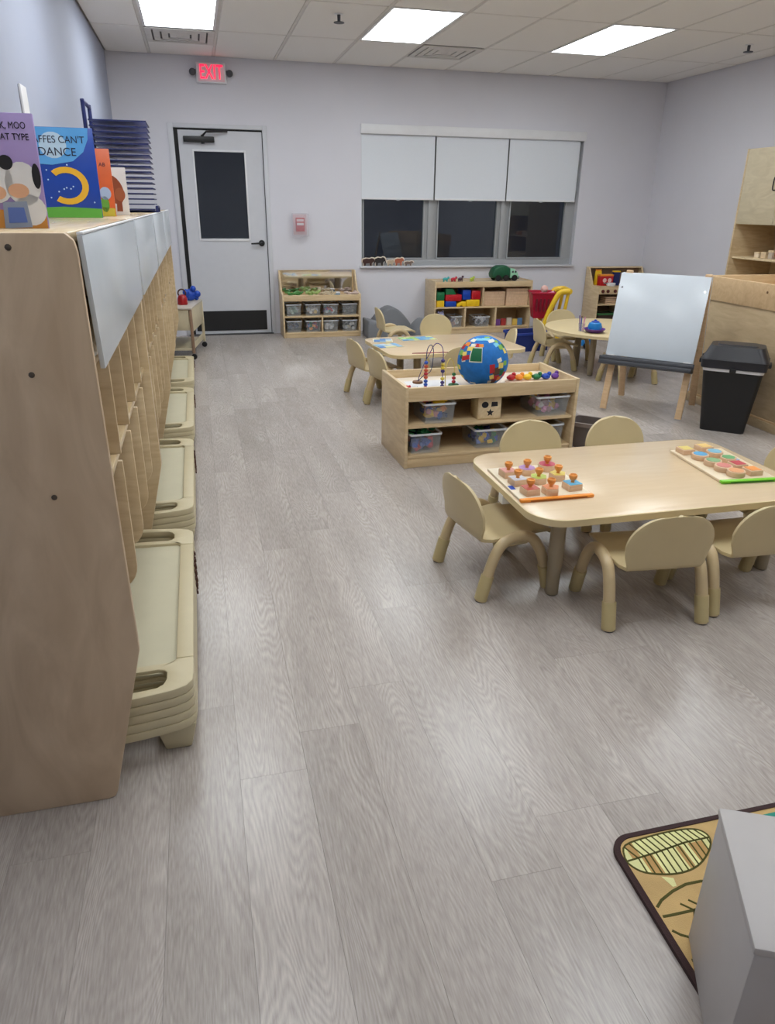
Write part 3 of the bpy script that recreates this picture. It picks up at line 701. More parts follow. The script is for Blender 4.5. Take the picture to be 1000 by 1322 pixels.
# ------------------------------------------------------------------ puzzles on the big table
TZ = .3955
def lpoly(n, r, a0=0): return [(r * math.cos(a0 + 2 * PI * i / n), r * math.sin(a0 + 2 * PI * i / n)) for i in range(n)]
t = thing('puzzle_board', 'wooden puzzle board with an orange front strip on the big table', 'puzzle board', (1.243, 2.452, TZ), R(-1))
B(t, 'base_board', -.147, .147, -.166, .18, 0, .010, mat('pale_board', (232, 218, 192), .4), .002)
B(t, 'front_strip', -.15, .15, -.186, -.166, 0, .013, M_ORG, .004); B(t, 'strip_slot', -.11, .12, -.1866, -.1855, .003, .008, mat('slot_dark', (150, 80, 20), .6), 0)
B(t, 'logo_patch', -.142, -.122, -.07, -.03, .0101, .0106, M_BLUE, 0)
M_BLK = wood('block_wood', (214, 176, 140), (228, 196, 164), (12, 12, 60), .5); M_KNOB = wood('knob_wood', (226, 146, 66), (238, 168, 90), (20, 20, 60), .3)
KN = [((1.147, 2.542), (222, 160, 150), 4, 'pink'), ((1.233, 2.552), (186, 144, 200), 8, 'purple'), ((1.335, 2.579), (192, 60, 84), 12, 'red'),
      ((1.147, 2.448), (214, 214, 222), 4, 'white'), ((1.236, 2.447), (190, 206, 90), 6, 'lime green'), ((1.328, 2.465), (222, 200, 90), 5, 'yellow'),
      ((1.152, 2.342), (196, 96, 80), 4, 'brick red'), ((1.232, 2.330), (230, 150, 100), 5, 'peach'), ((1.335, 2.355), (96, 180, 220), 4, 'sky blue')]
for (x, y), col, n, nm in KN:
    k = thing('puzzle_piece', '%s topped wooden puzzle piece with an orange knob' % nm, 'puzzle piece', (x, y - .012, TZ + .010), 0, 'knobbed puzzle pieces')
    a0 = PI / 4 if n == 4 else 0
    rad = .041 if n == 4 else .036
    obj('block', MB().prism(lpoly(max(n, 4), rad, a0 + .1), 0, .026), M_BLK, k, bev=.002)
    obj('painted_top', MB().prism(lpoly(max(n, 4), rad * .93, a0 + .1), .0261, .028), cmat(col, .45), k)
    obj('knob', MB().lathe([(.008, .0281), (.0065, .034), (.012, .040), (.0165, .050), (.0165, .058), (.013, .060), (.009, .053)], 16), M_KNOB, k, smooth=True)
t = thing('puzzle_board', 'wooden shape puzzle board with a bright green front strip on the big table', 'puzzle board', (2.11, 2.47, TZ), R(-5))
B(t, 'base_board', -.125, .125, -.18, .21, 0, .010, mat('pale_board2', (226, 208, 176), .4), .002)
B(t, 'front_strip', -.128, .128, -.202, -.18, 0, .013, M_LIME, .004); B(t, 'strip_slot', -.09, .1, -.2026, -.2015, .003, .008, mat('slot_green', (40, 110, 20), .6), 0)
B(t, 'logo_patch', .07, .11, .04, .06, .0101, .0106, cmat((160, 170, 200)), 0)
PP = [((2.045, 2.640), (222, 200, 110), 4, 'yellow square'), ((2.150, 2.655), (226, 190, 110), 4, 'orange yellow square'), ((2.058, 2.555), (80, 160, 205), 16, 'blue round'), ((2.145, 2.575), (120, 180, 205), 16, 'pale blue round'),
      ((2.060, 2.470), (130, 170, 120), 16, 'grey green round'), ((2.150, 2.490), (96, 160, 100), 6, 'green six-sided'), ((2.058, 2.400), (214, 130, 120), 16, 'coral round'), ((2.138, 2.415), (190, 60, 70), 4, 'red diamond'),
      ((2.068, 2.335), (226, 160, 110), 16, 'peach round'), ((2.150, 2.340), (236, 150, 70), 4, 'orange square')]
for (x, y), col, n, nm in PP:
    k = thing('puzzle_piece', '%s wooden puzzle piece on the green striped board' % nm, 'puzzle piece', (x, y, TZ + .010), 0, 'flat puzzle pieces')
    rad = .036 if n > 4 else .042
    obj('block', MB().prism(lpoly(n, rad, PI / 4), 0, .023), M_BLK, k, bev=.002); obj('painted_top', MB().prism(lpoly(n, rad * .8, PI / 4), .0231, .0245), cmat(col, .45), k)
# flat jigsaws on the farther table
for n, (x, y, rz, cols, lab) in enumerate(((1.385, 5.49, .2, ((120, 170, 210), (80, 130, 195), (214, 208, 160), (190, 206, 222), (150, 185, 205)), 'blue and cream jigsaw puzzle on the farther table, toward its front'),
                                   (1.70, 5.76, .08, ((160, 200, 110), (120, 185, 120), (130, 180, 205), (205, 215, 140), (100, 155, 205)), 'green and blue jigsaw puzzle on the farther table, toward its back'),
                                   (1.40, 5.72, -.2, ((90, 135, 190), (206, 204, 190), (205, 200, 160), (140, 175, 205), (190, 205, 215)), 'small blue jigsaw puzzle at the left back of the farther table'))):
    t = thing('jigsaw_puzzle', lab, 'jigsaw puzzle', (x, y, .4005), rz)
    nx, ny = ((4, 3), (6, 3), (3, 3))[n]
    B(t, 'tray', -nx * .024 - .008, nx * .024 + .008, -ny * .024 - .008, ny * .024 + .008, 0, .003, mat('jig_tray', (214, 206, 180), .6), 0)
    jm = mesh('piece', MB().box(-.0232, .0232, -.0232, .0232, .003, .0062), cmat(cols[0]), .0015, seg=1)
    jms = [mesh('piece', MB().box(-.0232, .0232, -.0232, .0232, .003, .0062), cmat(c)) for c in cols]
    for i in range(nx):
        for j in range(ny): obj('piece', random.choice(jms), None, t, loc=((i - (nx - 1) / 2) * .048, (j - (ny - 1) / 2) * .048, 0))

# ------------------------------------------------------------------ central display shelf
def local(loc, rz, p): c_, s_ = math.cos(rz), math.sin(rz); return (loc[0] + p[0] * c_ - p[1] * s_, loc[1] + p[0] * s_ + p[1] * c_, p[2])
SL, SRZ = (1.062, 3.790, 0), R(1.8)
SW, SD, SH = 1.085, .50, .478
t = thing('display_shelf', 'low birch display shelf with a tray top in the middle of the room', 'shelf', SL, SRZ)
B(t, 'side_panel', 0, .02, 0, SD, 0, SH, M_BIRCH, .003); B(t, 'side_panel', SW - .02, SW, 0, SD, 0, SH, M_BIRCH, .003)
B(t, 'top_board', .0201, SW - .0201, .02, SD - .0201, .410, .425, mat('shelf_top_laminate', (232, 220, 204), .3), 0)
B(t, 'front_lip', .0201, SW - .0201, .002, .0199, .395, SH - .004, M_BIRCHH, .003); B(t, 'back_lip', .0201, SW - .0201, SD - .0199, SD - .002, .395, SH - .004, M_BIRCHH, .003)
B(t, 'back_panel', .0201, SW - .0201, SD - .014, SD - .006, .05, .3949, M_BIRCHH, 0)
B(t, 'shelf_board', .0201, SW - .0201, .012, SD - .0141, .235, .252, M_BIRCHH, .002)
B(t, 'bottom_board', .0201, SW - .0201, .006, SD - .0141, .058, .075, M_BIRCHH, .002); B(t, 'plinth', .0201, SW - .0201, .01, .026, 0, .0579, M_BIRCHH, .002)
def make_bin(label, loc, rz, w, d, h, group='clear storage bins', m=None, rim=None):
    b = thing('storage_bin', label, 'storage bin', loc, rz, group); m = m or M_CLEAR
    ww = (w / 2 * .84, d / 2 * .86); wt = (w / 2 - .008, d / 2 - .008); e = .003; mb = MB()
    def q(a, z): return [(-a[0], -a[1], z), (a[0], -a[1], z), (a[0], a[1], z), (-a[0], a[1], z)]
    mb.add(q(ww, 0) + q(wt, h) + q((wt[0] - e, wt[1] - e), h) + q((ww[0] - e, ww[1] - e), e), [(0, 3, 2, 1)] + [(i, (i + 1) % 4, 4 + (i + 1) % 4, 4 + i) for i in range(4)] + [(4 + i, 4 + (i + 1) % 4, 8 + (i + 1) % 4, 8 + i) for i in range(4)] + [(8 + i, 8 + (i + 1) % 4, 12 + (i + 1) % 4, 12 + i) for i in range(4)] + [(12, 13, 14, 15)])
    obj('tub', mb, m, b)
    o_ = rrect(-w / 2, w / 2, -d / 2, d / 2, .02, 4); i_ = rrect(-wt[0] + e, wt[0] - e, -wt[1] + e, wt[1] - e, .012, 4); n = len(o_); mb = MB()
    vs = [(p[0], p[1], h - .006) for p in o_] + [(p[0], p[1], h + .004) for p in o_] + [(p[0], p[1], h + .004) for p in i_] + [(p[0], p[1], h - .006) for p in i_]
    mb.add(vs, [(a * n + i, a * n + (i + 1) % n, c * n + (i + 1) % n, c * n + i) for i in range(n) for a, c in ((0, 1), (1, 2), (2, 3), (3, 0))])
    obj('rim', mb, rim or mat('bin_rim', (205, 208, 212), .3), b)
    return b
def jumble(label, loc, rz, w, d, z0, h, cols, n, seed=0, cat='toys'):
    r_ = random.Random(seed); mb = MB()
    for k in range(n):
        s = r_.uniform(.018, .032); c = (r_.uniform(-w / 2 + s, w / 2 - s), r_.uniform(-d / 2 + s, d / 2 - s), z0 + s + r_.random() * max(.001, h - 2 * s)); mi = r_.randrange(len(cols))
        ty = r_.random()
        if ty < .5: mb.rbox(c, (s * 1.5, s * 1.2, s * 1.1), (r_.random() * 3, r_.random() * 3, r_.random() * 3), mi)
        elif ty < .8: mb.sph(c, s * .75, 8, mi)
        else: mb.lathe([(s * .3, -s * .6), (s * .7, -s * .5), (s * .7, s * .5), (s * .3, s * .6)], 8, c, mi)
    o = obj('loose_toys', mb, cols, None, loc=loc, rotz=rz, bev=0); return tag(o, label, cat, None, 'stuff')
def on_s(x, y, z): return local(SL, SRZ, (x, y, z))
SB = [('clear bin with red and yellow toys on the upper left of the display shelf', .215, .140, .252, .20, .26, .118, (M_BLUE, M_NAVY, M_ORG, M_YEL, mat('dusty_pink', (200, 130, 130), .5)), 'multicoloured toys inside the upper left bin of the display shelf'),
      ('clear bin with pink and yellow toys on the upper right of the display shelf', .935, .145, .252, .225, .27, .118, (M_YEL, M_PINK, M_WHITE, mat('muted_mauve', (170, 130, 140), .5)), 'pink, white and yellow toys inside the upper right bin of the display shelf'),
      ('clear bin heaped with green and blue toys on the lower left of the display shelf', .138, .135, .075, .20, .24, .118, (M_BLUE, M_RED, M_BLUE, M_NAVY, mat('rose_plastic', (200, 60, 90), .4)), 'blue and red toys inside the lower left bin of the display shelf'),
      ('clear bin with blue toys on the lower middle of the display shelf', .550, .150, .075, .215, .26, .115, (M_BLUE, M_BLUE, M_GREEN, M_YEL, M_NAVY), 'blue and green toys inside the lower middle bin of the display shelf'),
      ('clear bin on the lower right of the display shelf, behind a chair back', .93, .150, .075, .21, .26, .118, (M_WHITE, M_YEL, M_GREY), 'pale toys inside the lower right bin of the display shelf')]
for i, (lab, x, y, z, w, d, hh, cols, l2) in enumerate(SB):
    p = on_s(x, y, z + .0005); make_bin(lab, p, SRZ, w, d, hh)
    jumble(l2, (p[0], p[1], p[2] + .004), SRZ, w * .78, d * .8, 0, hh * .82, list(cols), 60, i)
# heaped items
p = on_s(.215, .145, .252 + .09)
t = thing('toy_duck', 'yellow toy duck with a white eye patch in the upper left bin', 'toy', (p[0] + .02, p[1] - .05, p[2] + .004), .2)
obj('body', MB().sph((0, 0, .016), .03, 14, sc=(1.3, 1, .8)), M_YEL, t, smooth=True); obj('head', MB().sph((.035, -.01, .036), .02, 12), M_YEL, t, smooth=True); obj('eye', MB().sph((.042, -.027, .042), .007, 8), M_WHITE, t, smooth=True); obj('pupil', MB().sph((.043, -.0325, .043), .004, 8), M_BLACK, t, smooth=True)
t = thing('toy_cup', 'red toy cup lying in the upper left bin of the display shelf', 'toy', (p[0] - .05, p[1] + .02, p[2] + .012), .6)
obj('cup_body', MB().lathe([(.026, 0), (.034, .045), (.034, .05), (.030, .05), (.024, .004)], 18), M_RED, t, smooth=True); obj('handle', MB().tube(spline([(.03, 0, .04), (.05, 0, .036), (.05, 0, .016), (.028, 0, .01)], 4), .004, 8), M_RED, t, smooth=True)
p = on_s(.138, .135, .075 + .113)
gm = MB(); r_ = random.Random(5)
for k in range(26): gm.rbox((r_.uniform(-.075, .075), r_.uniform(-.1, .1), r_.uniform(0, .016)), (.04, .034, .012), (r_.uniform(-.4, .4), r_.uniform(-.4, .4), r_.random() * 3))
tag(obj('green_bricks', gm, M_GREEN, None, bev=.002, loc=p, rotz=SRZ), 'heap of green toy bricks on top of the lower left bin', 'toys', None, 'stuff')
# shape sorting cube
p = on_s(.540, .115, .2525); t = thing('shape_sorter', 'wooden shape sorting cube with dark holes on the display shelf', 'shape sorter', p, SRZ + R(-4)); q = .072
B(t, 'box_body', -q, q, -q + .004, q, 0, .138, wood('sorter_wood', (218, 196, 150), (230, 210, 168), (10, 10, 50), .4), .003)
B(t, 'lid', -q - .002, q + .002, -q, q + .002, .1381, .146, M_EDGE, .002)
fp = B(t, 'front_plate', -q + .004, q - .004, -q, -q + .0039, .006, .134, M_EDGE, .001)
HB = mat('hole_dark', (24, 22, 30), .7)
def sfix(poly, nm): obj(nm, MB().prism(poly, -q - .001, -q + .0005, 'y'), HB, t)
sfix(ell(-.030, .088, .021, .019), 'round_hole'); sfix([(.008, .076), (.048, .078), (.046, .104), (.010, .104)], 'square_hole')
sfix([(.004 + (.024 if i % 2 == 0 else .011) * math.sin(2 * PI * i / 10), .040 + (.024 if i % 2 == 0 else .011) * math.cos(2 * PI * i / 10)) for i in range(10)], 'star_hole')
# bead maze
p = on_s(.225, .20, .4255); t = thing('bead_maze', 'wooden bead maze with looping wires on the display shelf', 'bead maze', p, SRZ)
MB_B = [cmat((30, 80, 180), .35), cmat((206, 90, 60), .35), cmat((226, 200, 70), .35), cmat((60, 50, 120), .35), cmat((20, 110, 60), .35), cmat((180, 30, 50), .35)]
def foot(x, y, m): obj('foot_block', MB().lathe([(.001, 0), (.030, 0), (.032, .006), (.030, .012), (.001, .012)], 20, (x, y, 0)), m, t, smooth=True)
foot(-.075, -.10, MB_B[0]); foot(.03, -.09, MB_B[2]); foot(.135, .0, MB_B[4]); foot(-.05, .12, cmat((120, 80, 50), .5))
B(t, 'base_strip', -.09, .05, -.02, .02, 0, .010, M_WHITE, .003)
WIRES = [('navy', [(-.075, -.10, .01), (-.075, -.10, .20), (-.06, -.09, .255), (-.03, -.06, .255), (-.012, -.04, .21), (-.01, 0, .10), (-.03, .06, .06), (-.05, .12, .012)], cmat((30, 40, 90), .3)),
         ('purple', [(.03, -.09, .01), (.03, -.09, .2), (.02, -.08, .255), (-.005, -.05, .262), (-.03, -.02, .2), (-.04, .05, .12), (-.05, .12, .012)], cmat((80, 60, 130), .3)),
         ('yellow', [(.06, -.06, .012), (.06, -.06, .12), (.095, -.03, .17), (.135, .0, .12), (.135, .0, .012)], cmat((220, 196, 90), .3)),
         ('red', [(-.12, .02, .2), (-.05, -.07, .215), (.03, -.06, .215), (.085, -.02, .205), (.05, .06, .19), (-.05, .07, .19), (-.12, .02, .2)], cmat((150, 50, 60), .3))]
for nm, P_, m in WIRES: obj('wire', MB().tube(spline(P_, 6), .0024, 6), m, t, smooth=True)
for (x, y, seq) in ((-.075, -.10, ((.024, 5), (.042, 0), (.062, 0), (.084, 1), (.104, 5), (.124, 1), (.146, 1), (.168, 0))), (.03, -.09, ((.026, 3), (.046, 3), (.068, 2), (.112, 3), (.130, 2), (.150, 2), (.172, 3))), (.135, .0, ((.026, 5), (.048, 5), (.07, 4)))):
    for z, c in seq: obj('bead', MB().sph((x, y, z), .0125, 12, sc=(1, 1, .8)), MB_B[c], t, smooth=True)
tag(obj('toy_figure', MB().sph((0, 0, .008), .016, 10, sc=(1.2, 1, .5)).sph((.022, 0, .008), .008, 8).sph((-.022, 0, .008), .008, 8), M_RED, None, smooth=True, loc=on_s(.07, .21, .4255), rotz=.3), 'small red toy figure lying left of the bead maze', 'toy')
# globe ball
GR = .149
p = on_s(.520, .155, .4255 + GR); t = thing('globe_ball', 'soft fabric globe ball with bright patchwork continents', 'ball', p, SRZ)
obj('sphere_body', MB().sph((0, 0, 0), GR, 40), mat('globe_blue_fabric', (26, 112, 190), .75, var=.12, scale=30, bump=.3, bscale=300), t, smooth=True)
def patch(lon, lat, w, hgt, m, k=1.012, rot=0, n=4):
    vs = []; fs = []
    for i in range(n + 1):
        for j in range(n + 1):
            a = (i / n - .5) * w; b = (j / n - .5) * hgt; a, b = a * math.cos(rot) - b * math.sin(rot), a * math.sin(rot) + b * math.cos(rot)
            lo = R(lon + a / max(.35, math.cos(R(lat)))); la = R(lat + b); vs.append((GR * k * math.cos(la) * math.cos(lo), GR * k * math.cos(la) * math.sin(lo), GR * k * math.sin(la)))
    for i in range(n):
        for j in range(n): fs.append((i * (n + 1) + j, (i + 1) * (n + 1) + j, (i + 1) * (n + 1) + j + 1, i * (n + 1) + j + 1))
    return MB().add(vs, fs)
PC = {'g': cmat((10, 100, 60), .7), 'w': cmat((226, 226, 210), .7), 'r': cmat((186, 36, 44), .7), 'y': cmat((232, 210, 110), .7), 'b': cmat((90, 60, 46), .7), 'o': cmat((226, 140, 50), .7), 'c': cmat((120, 200, 230), .7), 'p': cmat((110, 50, 110), .7), 'l': cmat((130, 180, 80), .7)}
# lon -100 faces the camera; (lon, lat, w, h, colour)
PATCHES = [(-117, 24, 28, 34, 'w', 1.006, .05), (-116, 24, 24, 29, 'g', 1.016, .05), (-143, 14, 22, 10, 'r', 1.012, .35), (-150, 22, 14, 9, 'y', 1.012, .3), (-136, 36, 18, 10, 'y', 1.012, .2), (-120, 46, 12, 9, 'r', 1.012, 0), (-107, 46, 10, 8, 'o', 1.012, .1), (-133, 45, 12, 8, 'w', 1.012, .2), (-148, 8, 12, 7, 'w', 1.01, .3), (-158, 14, 8, 8, 'g', 1.012, 0),
           (-60, -12, 20, 18, 'b', 1.012, .2), (-72, -6, 12, 20, 'r', 1.012, .1), (-50, 0, 14, 12, 'y', 1.012, 0), (-44, -16, 14, 14, 'g', 1.012, .2), (-58, -28, 16, 12, 'r', 1.012, 0), (-70, -26, 10, 12, 'y', 1.012, .3), (-60, -40, 14, 10, 'b', 1.012, 0), (-45, -32, 12, 12, 'o', 1.012, .1), (-72, -40, 8, 8, 'w', 1.012, 0), (-54, 12, 12, 9, 'w', 1.012, .3), (-36, 4, 12, 10, 'l', 1.012, 0), (-32, -22, 12, 12, 'r', 1.012, 0),
           (-95, 66, 20, 10, 'c', 1.012, 0), (-70, 60, 18, 10, 'w', 1.012, .2), (-125, 64, 18, 9, 'c', 1.012, .1), (-60, 48, 14, 10, 'c', 1.012, .3), (-48, 40, 14, 12, 'l', 1.012, 0), (-38, 30, 12, 12, 'y', 1.012, 0), (-30, 42, 12, 10, 'g', 1.012, 0), (-50, 56, 10, 8, 'l', 1.012, 0), (-150, 58, 14, 10, 'w', 1.012, 0), (-80, 74, 16, 7, 'l', 1.012, 0),
           (-130, -48, 14, 6, 'w', 1.012, 0), (-100, -54, 16, 6, 'y', 1.012, 0), (-85, -50, 10, 6, 'r', 1.012, 0), (-155, -44, 10, 8, 'b', 1.012, 0)]
for lon, lat, w, hg, c, k, ro in PATCHES:
    lon -= 14 if lon < -105 else (19 if lat < 20 else 8)
    obj('continent_patch', patch(lon, lat, w, hg, PC[c], k, ro), PC[c], t, smooth=True)
for k in range(30): obj('continent_patch', patch(random.uniform(10, 190), random.uniform(-50, 60), random.uniform(10, 20), random.uniform(8, 16), None, 1.012, 0), random.choice(list(PC.values())), t, smooth=True)
# curved wooden tray with coloured toys
p = on_s(.878, .20, .4255); t = thing('toy_tray', 'curved pale wooden tray of rainbow toys on the display shelf', 'tray', p, SRZ + R(-4))
poly = rrect(-.175, .165, -.055, .05, .045, 6)
obj('tray_base', MB().prism(poly, 0, .012), mat('tray_pale', (226, 196, 168), .4), t, bev=.003)
for k, (x, m, c) in enumerate(((-.14, M_RED, 'red'), (-.09, M_ORG, 'orange'), (-.035, M_YEL, 'yellow'), (.025, M_GREEN, 'green'), (.085, M_BLUE, 'blue'), (.145, M_PURP, 'purple'))):
    pp_ = local(p, SRZ + R(-4), (x, 0, 0)); k2 = thing('rainbow_toy', '%s counting toy in the curved tray on the display shelf' % c, 'toy', (pp_[0], pp_[1], p[2] + .0125), random.random(), 'rainbow counting toys')
    obj('body', MB().sph((0, 0, .018), .026, 12, sc=(1.1, .95, .7)), m, k2, smooth=True); obj('head', MB().sph((.018, -.006, .034), .014, 10), m, k2, smooth=True); obj('tail', MB().sph((-.020, .010, .018), .011, 10), m, k2, smooth=True)
tag(B(None, 'paper_sheet', *[0] * 0, *(lambda q: (q[0] - .16, q[0] + .16, q[1] - .07, q[1] + .07))(on_s(.26, .30, 0)), .4255, .4263, M_WHITE, 0), 'white paper lying behind the bead maze', 'paper')
# grey bin on the floor
t = thing('waste_bin', 'open grey plastic bin on the floor right of the display shelf', 'bin', (2.36, 3.95, 0), R(-42))
def open_tub(t, a, b, h, e, m, rimm):
    def q(k, z): return [(x, y, z) for x, y in rrect(-k[0], k[0], -k[1], k[1], .035, 5)]
    n = len(q(a, 0)); mb = MB(); L = [q(a, 0), q(b, h), q((b[0] - e, b[1] - e), h), q((a[0] - e, a[1] - e), e)]
    mb.add(sum(L, []), [tuple(range(n - 1, -1, -1))] + [(u * n + i, u * n + (i + 1) % n, (u + 1) * n + (i + 1) % n, (u + 1) * n + i) for u in range(3) for i in range(n)] + [tuple(range(3 * n, 4 * n))])
    obj('tub', mb, m, t, smooth=True)
    c = (b[0] + .012, b[1] + .012); L = [q(c, h - .02), q(c, h + .004), q((b[0] - e, b[1] - e), h + .004), q((b[0] - e, b[1] - e), h - .002)]
    mb = MB(); mb.add(sum(L, []), [(u * n + i, u * n + (i + 1) % n, (u + 1) * n + (i + 1) % n, (u + 1) * n + i) for u in range(3) for i in range(n)]); obj('rim', mb, rimm, t, smooth=True)
open_tub(t, (.115, .075), (.14, .092), .165, .004, mat('taupe_plastic', (104, 94, 90), .5), mat('taupe_rim', (124, 112, 106), .5))

# ------------------------------------------------------------------ mirror shelf by the door
ax0, ax1, ay0, ay1 = .885, 1.785, 8.36, 8.72
t = thing('mirror_shelf', 'low birch shelf with a mirror back beside the door', 'shelf', (0, 0, 0), 0)
SPA = [(ay0, 0), (ay0, .475), (ay0 + .17, .50), (ay1 - .05, .715), (ay1, .715), (ay1, 0)]
for x in (ax0, ax1 - .018): obj('side_panel', MB().prism(SPA, x, x + .018, 'x'), M_BIRCH, t, bev=.003)
i0, i1 = ax0 + .0182, ax1 - .0182
B(t, 'back_panel', i0, i1, ay1 - .012, ay1, .03, .715, M_BIRCHH, 0)
B(t, 'mirror_panel', i0 + .02, i1 - .02, ay1 - .018, ay1 - .0121, .47, .712, M_MIRROR, 0)

B(t, 'top_board', i0, i1, ay0 + .02, ay1 - .0181, .425, .440, M_BIRCHH, .002); B(t, 'front_lip', i0, i1, ay0 + .002, ay0 + .0199, .405, .47, M_BIRCHH, .003)
B(t, 'shelf_board', i0, i1, ay0 + .01, ay1 - .0121, .222, .238, M_BIRCHH, .002); B(t, 'bottom_board', i0, i1, ay0 + .006, ay1 - .0121, .040, .055, M_BIRCHH, .002); B(t, 'plinth', i0, i1, ay0 + .012, ay0 + .028, 0, .0399, M_BIRCHH, .002)
B(t, 'divider', (i0 + i1) / 2 - .008, (i0 + i1) / 2 + .008, ay0 + .012, ay1 - .0121, .0551, .2219, M_BIRCH, .002)
rowl = ['upper', 'lower']; BC = [[(M_WHITE, cmat((180, 200, 190)), cmat((150, 180, 160))), (M_WHITE, cmat((225, 190, 110)), cmat((200, 150, 120))), (M_TEAL, M_RED, cmat((190, 200, 210)), M_PURP), (cmat((150, 150, 145)), cmat((130, 125, 120)))],
      [(cmat((80, 84, 110)), cmat((110, 90, 90)), cmat((60, 60, 70))), (M_RED, M_BLUE, M_GREEN, M_ORG), (M_WHITE, cmat((200, 205, 205))), (M_WHITE, cmat((190, 180, 160)), M_BLACK)]]
BD = [['white and green toys', 'white and tan toys', 'teal and red toys', 'drab grey toys'], ['dark grey toys', 'bright toys', 'white toys', 'white and black toys']]
pos4 = ['leftmost', 'second from left', 'third from left', 'rightmost']
for r0, z in ((0, .2383), (1, .0553)):
    for k in range(4):
        x = i0 + (i1 - i0) * (k + .5) / 4 + (0, .006, -.006, 0)[k]
        make_bin('bin of %s, %s in %s row of mirror shelf' % (BD[r0][k], pos4[k], rowl[r0]), (x, ay0 + .165, z), 0, .185, .28, .125)
        jumble('%s inside the %s bin, %s row of mirror shelf' % (BD[r0][k], pos4[k], rowl[r0]), (x, ay0 + .165, z + .004), 0, .145, .22, 0, .10, list(BC[r0][k]), 30, 20 + k + r0 * 4)
# toys in the mirror shelf's tray
TT = [('strip of green toy hedge at the left of the mirror shelf top', 'toy_hedge', .93, .20, .05, (90, 150, 80)), ('pale green toy leaves on the mirror shelf top', 'toy_leaves', 1.16, .16, .06, (160, 185, 110)), ('cream toy pieces in the middle of the mirror shelf top', 'toy_pieces', 1.33, .16, .045, (206, 190, 160)), ('blue and white toy box on the mirror shelf top', 'toy_box', 1.53, .075, .05, (60, 120, 160)), ('pale pink toy pieces at the right of the mirror shelf top', 'toy_pieces', 1.63, .12, .04, (205, 185, 175))]
for lab, nm, x, L, hh, col in TT:
    mb = MB(); r_ = random.Random(len(nm) + int(x * 10))
    if nm == 'toy_box':
        k = thing(nm, lab, 'toy', (x, 8.52, .4405), 0); B(k, 'box_body', -.037, .037, -.03, .03, 0, .03, cmat(col), .003); B(k, 'lid', -.039, .039, -.032, .032, .0301, .045, M_WHITE, .003); continue
    for q in range(14): mb.rbox((r_.uniform(0, L), r_.uniform(-.08, .10), .006 + r_.random() * hh * .5), (.05, .03, .018), (r_.uniform(-.3, .3), r_.uniform(-.5, .5), r_.random() * 3))
    o = obj(nm, mb, cmat(col, .6), None, loc=(x + .012, 8.51, .458), bev=.003); tag(o, lab, 'toys', None, 'stuff')

# ------------------------------------------------------------------ block shelf under the window
bx0, bx1, by0, by1, bh = 2.655, 3.885, 8.30, 8.70, .605
t = thing('block_shelf', 'low birch shelf of coloured blocks under the window', 'shelf', (0, 0, 0), 0)
for x in (bx0, bx1 - .018): B(t, 'side_panel', x, x + .018, by0, by1, 0, bh, M_BIRCH, .003)
j0, j1 = bx0 + .0182, bx1 - .0182
B(t, 'top_board', j0, j1, by0 + .02, by1 - .0121, .580, .595, M_BIRCHH, .002); B(t, 'front_lip', j0, j1, by0 + .002, by0 + .0199, .535, .598, M_BIRCHH, .003); B(t, 'back_panel', j0, j1, by1 - .012, by1 - .002, .03, .60, M_BIRCHH, 0)
B(t, 'shelf_board', j0, j1, by0 + .01, by1 - .0121, .295, .312, M_BIRCHH, .002); B(t, 'bottom_board', j0, j1, by0 + .006, by1 - .0121, .055, .072, M_BIRCHH, .002); B(t, 'plinth', j0, j1, by0 + .012, by0 + .028, 0, .0549, M_BIRCHH, .002)
B(t, 'divider', 3.258, 3.274, by0 + .012, by1 - .0121, .3121, .5799, M_BIRCH, .002)
for x in (3.04, 3.43): B(t, 'divider', x, x + .016, by0 + .012, by1 - .0121, .0721, .2949, M_BIRCH, .002)
BL = [(2.69, .095, .3125, .075, M_YEL, 'yellow', 'box'), (2.69, .095, .3880, .095, M_GREEN, 'green', 'box'), (2.80, .135, .3125, .065, M_BLUE, 'blue', 'box'), (2.80, .200, .3780, .075, M_RED, 'red', 'box'), (2.80, .130, .4535, .065, M_GREEN, 'green', 'roof'),
      (2.945, .110, .3125, .062, M_YEL, 'yellow', 'arch'), (3.064, .165, .3125, .080, M_YEL, 'yellow', 'box'), (3.012, .100, .3930, .110, M_BLUE, 'blue', 'box'), (3.125, .110, .3930, .100, M_RED, 'red', 'box')]
PL_ = ['lower left end', 'upper left end', 'bottom row, beside the yellow one', 'above the low blue block', 'roof-shaped, topmost', 'arched, bottom row', 'bottom right', 'tall, upper middle', 'upper right by the divider']
for (x, w, z, hh, m, cn, sh), pl in zip(BL, PL_):
    k = thing('toy_block', 'big %s toy block on the block shelf, %s' % (cn, pl), 'toy block', (x + w / 2, by0 + .12, z), 0, 'big coloured toy blocks')
    if sh == 'box':
        obj('body', MB().box(-w / 2 + .001, w / 2 - .001, -.09, .11, 0, hh - .001), m, k, bev=.006); 
        for s in range(2 if w > .12 else 1): obj('stud_recess', MB().lathe([(.018, 0), (.018, .004), (.012, .004)], 14, ((s - .5) * w * .5 if w > .12 else 0, 0, 0)), m, k, loc=(0, -.0935, hh / 2)).rotation_euler = (PI / 2, 0, 0)
    elif sh == 'roof': obj('body', MB().prism([(-w / 2, 0), (w / 2, 0), (w * .15, hh), (-w / 2, hh)], -.09, .11, 'y'), m, k, bev=.004)
    else:
        obj('body', MB().prism([(-w / 2, 0), (-w / 2, hh * .45)] + [(-w / 2 + w * (i / 8), hh * (.45 + .5 * math.sin(PI / 2 * min(1, i / 5)))) for i in range(1, 9)] + [(w / 2, 0), (w * .2, 0), (.0, hh * .3), (-w * .2, 0)], -.09, .11, 'y'), m, k, bev=.003)
WBX = wood('unit_block_wood', (206, 172, 138), (222, 190, 158), (26, 3, 3), .5)
n = 0
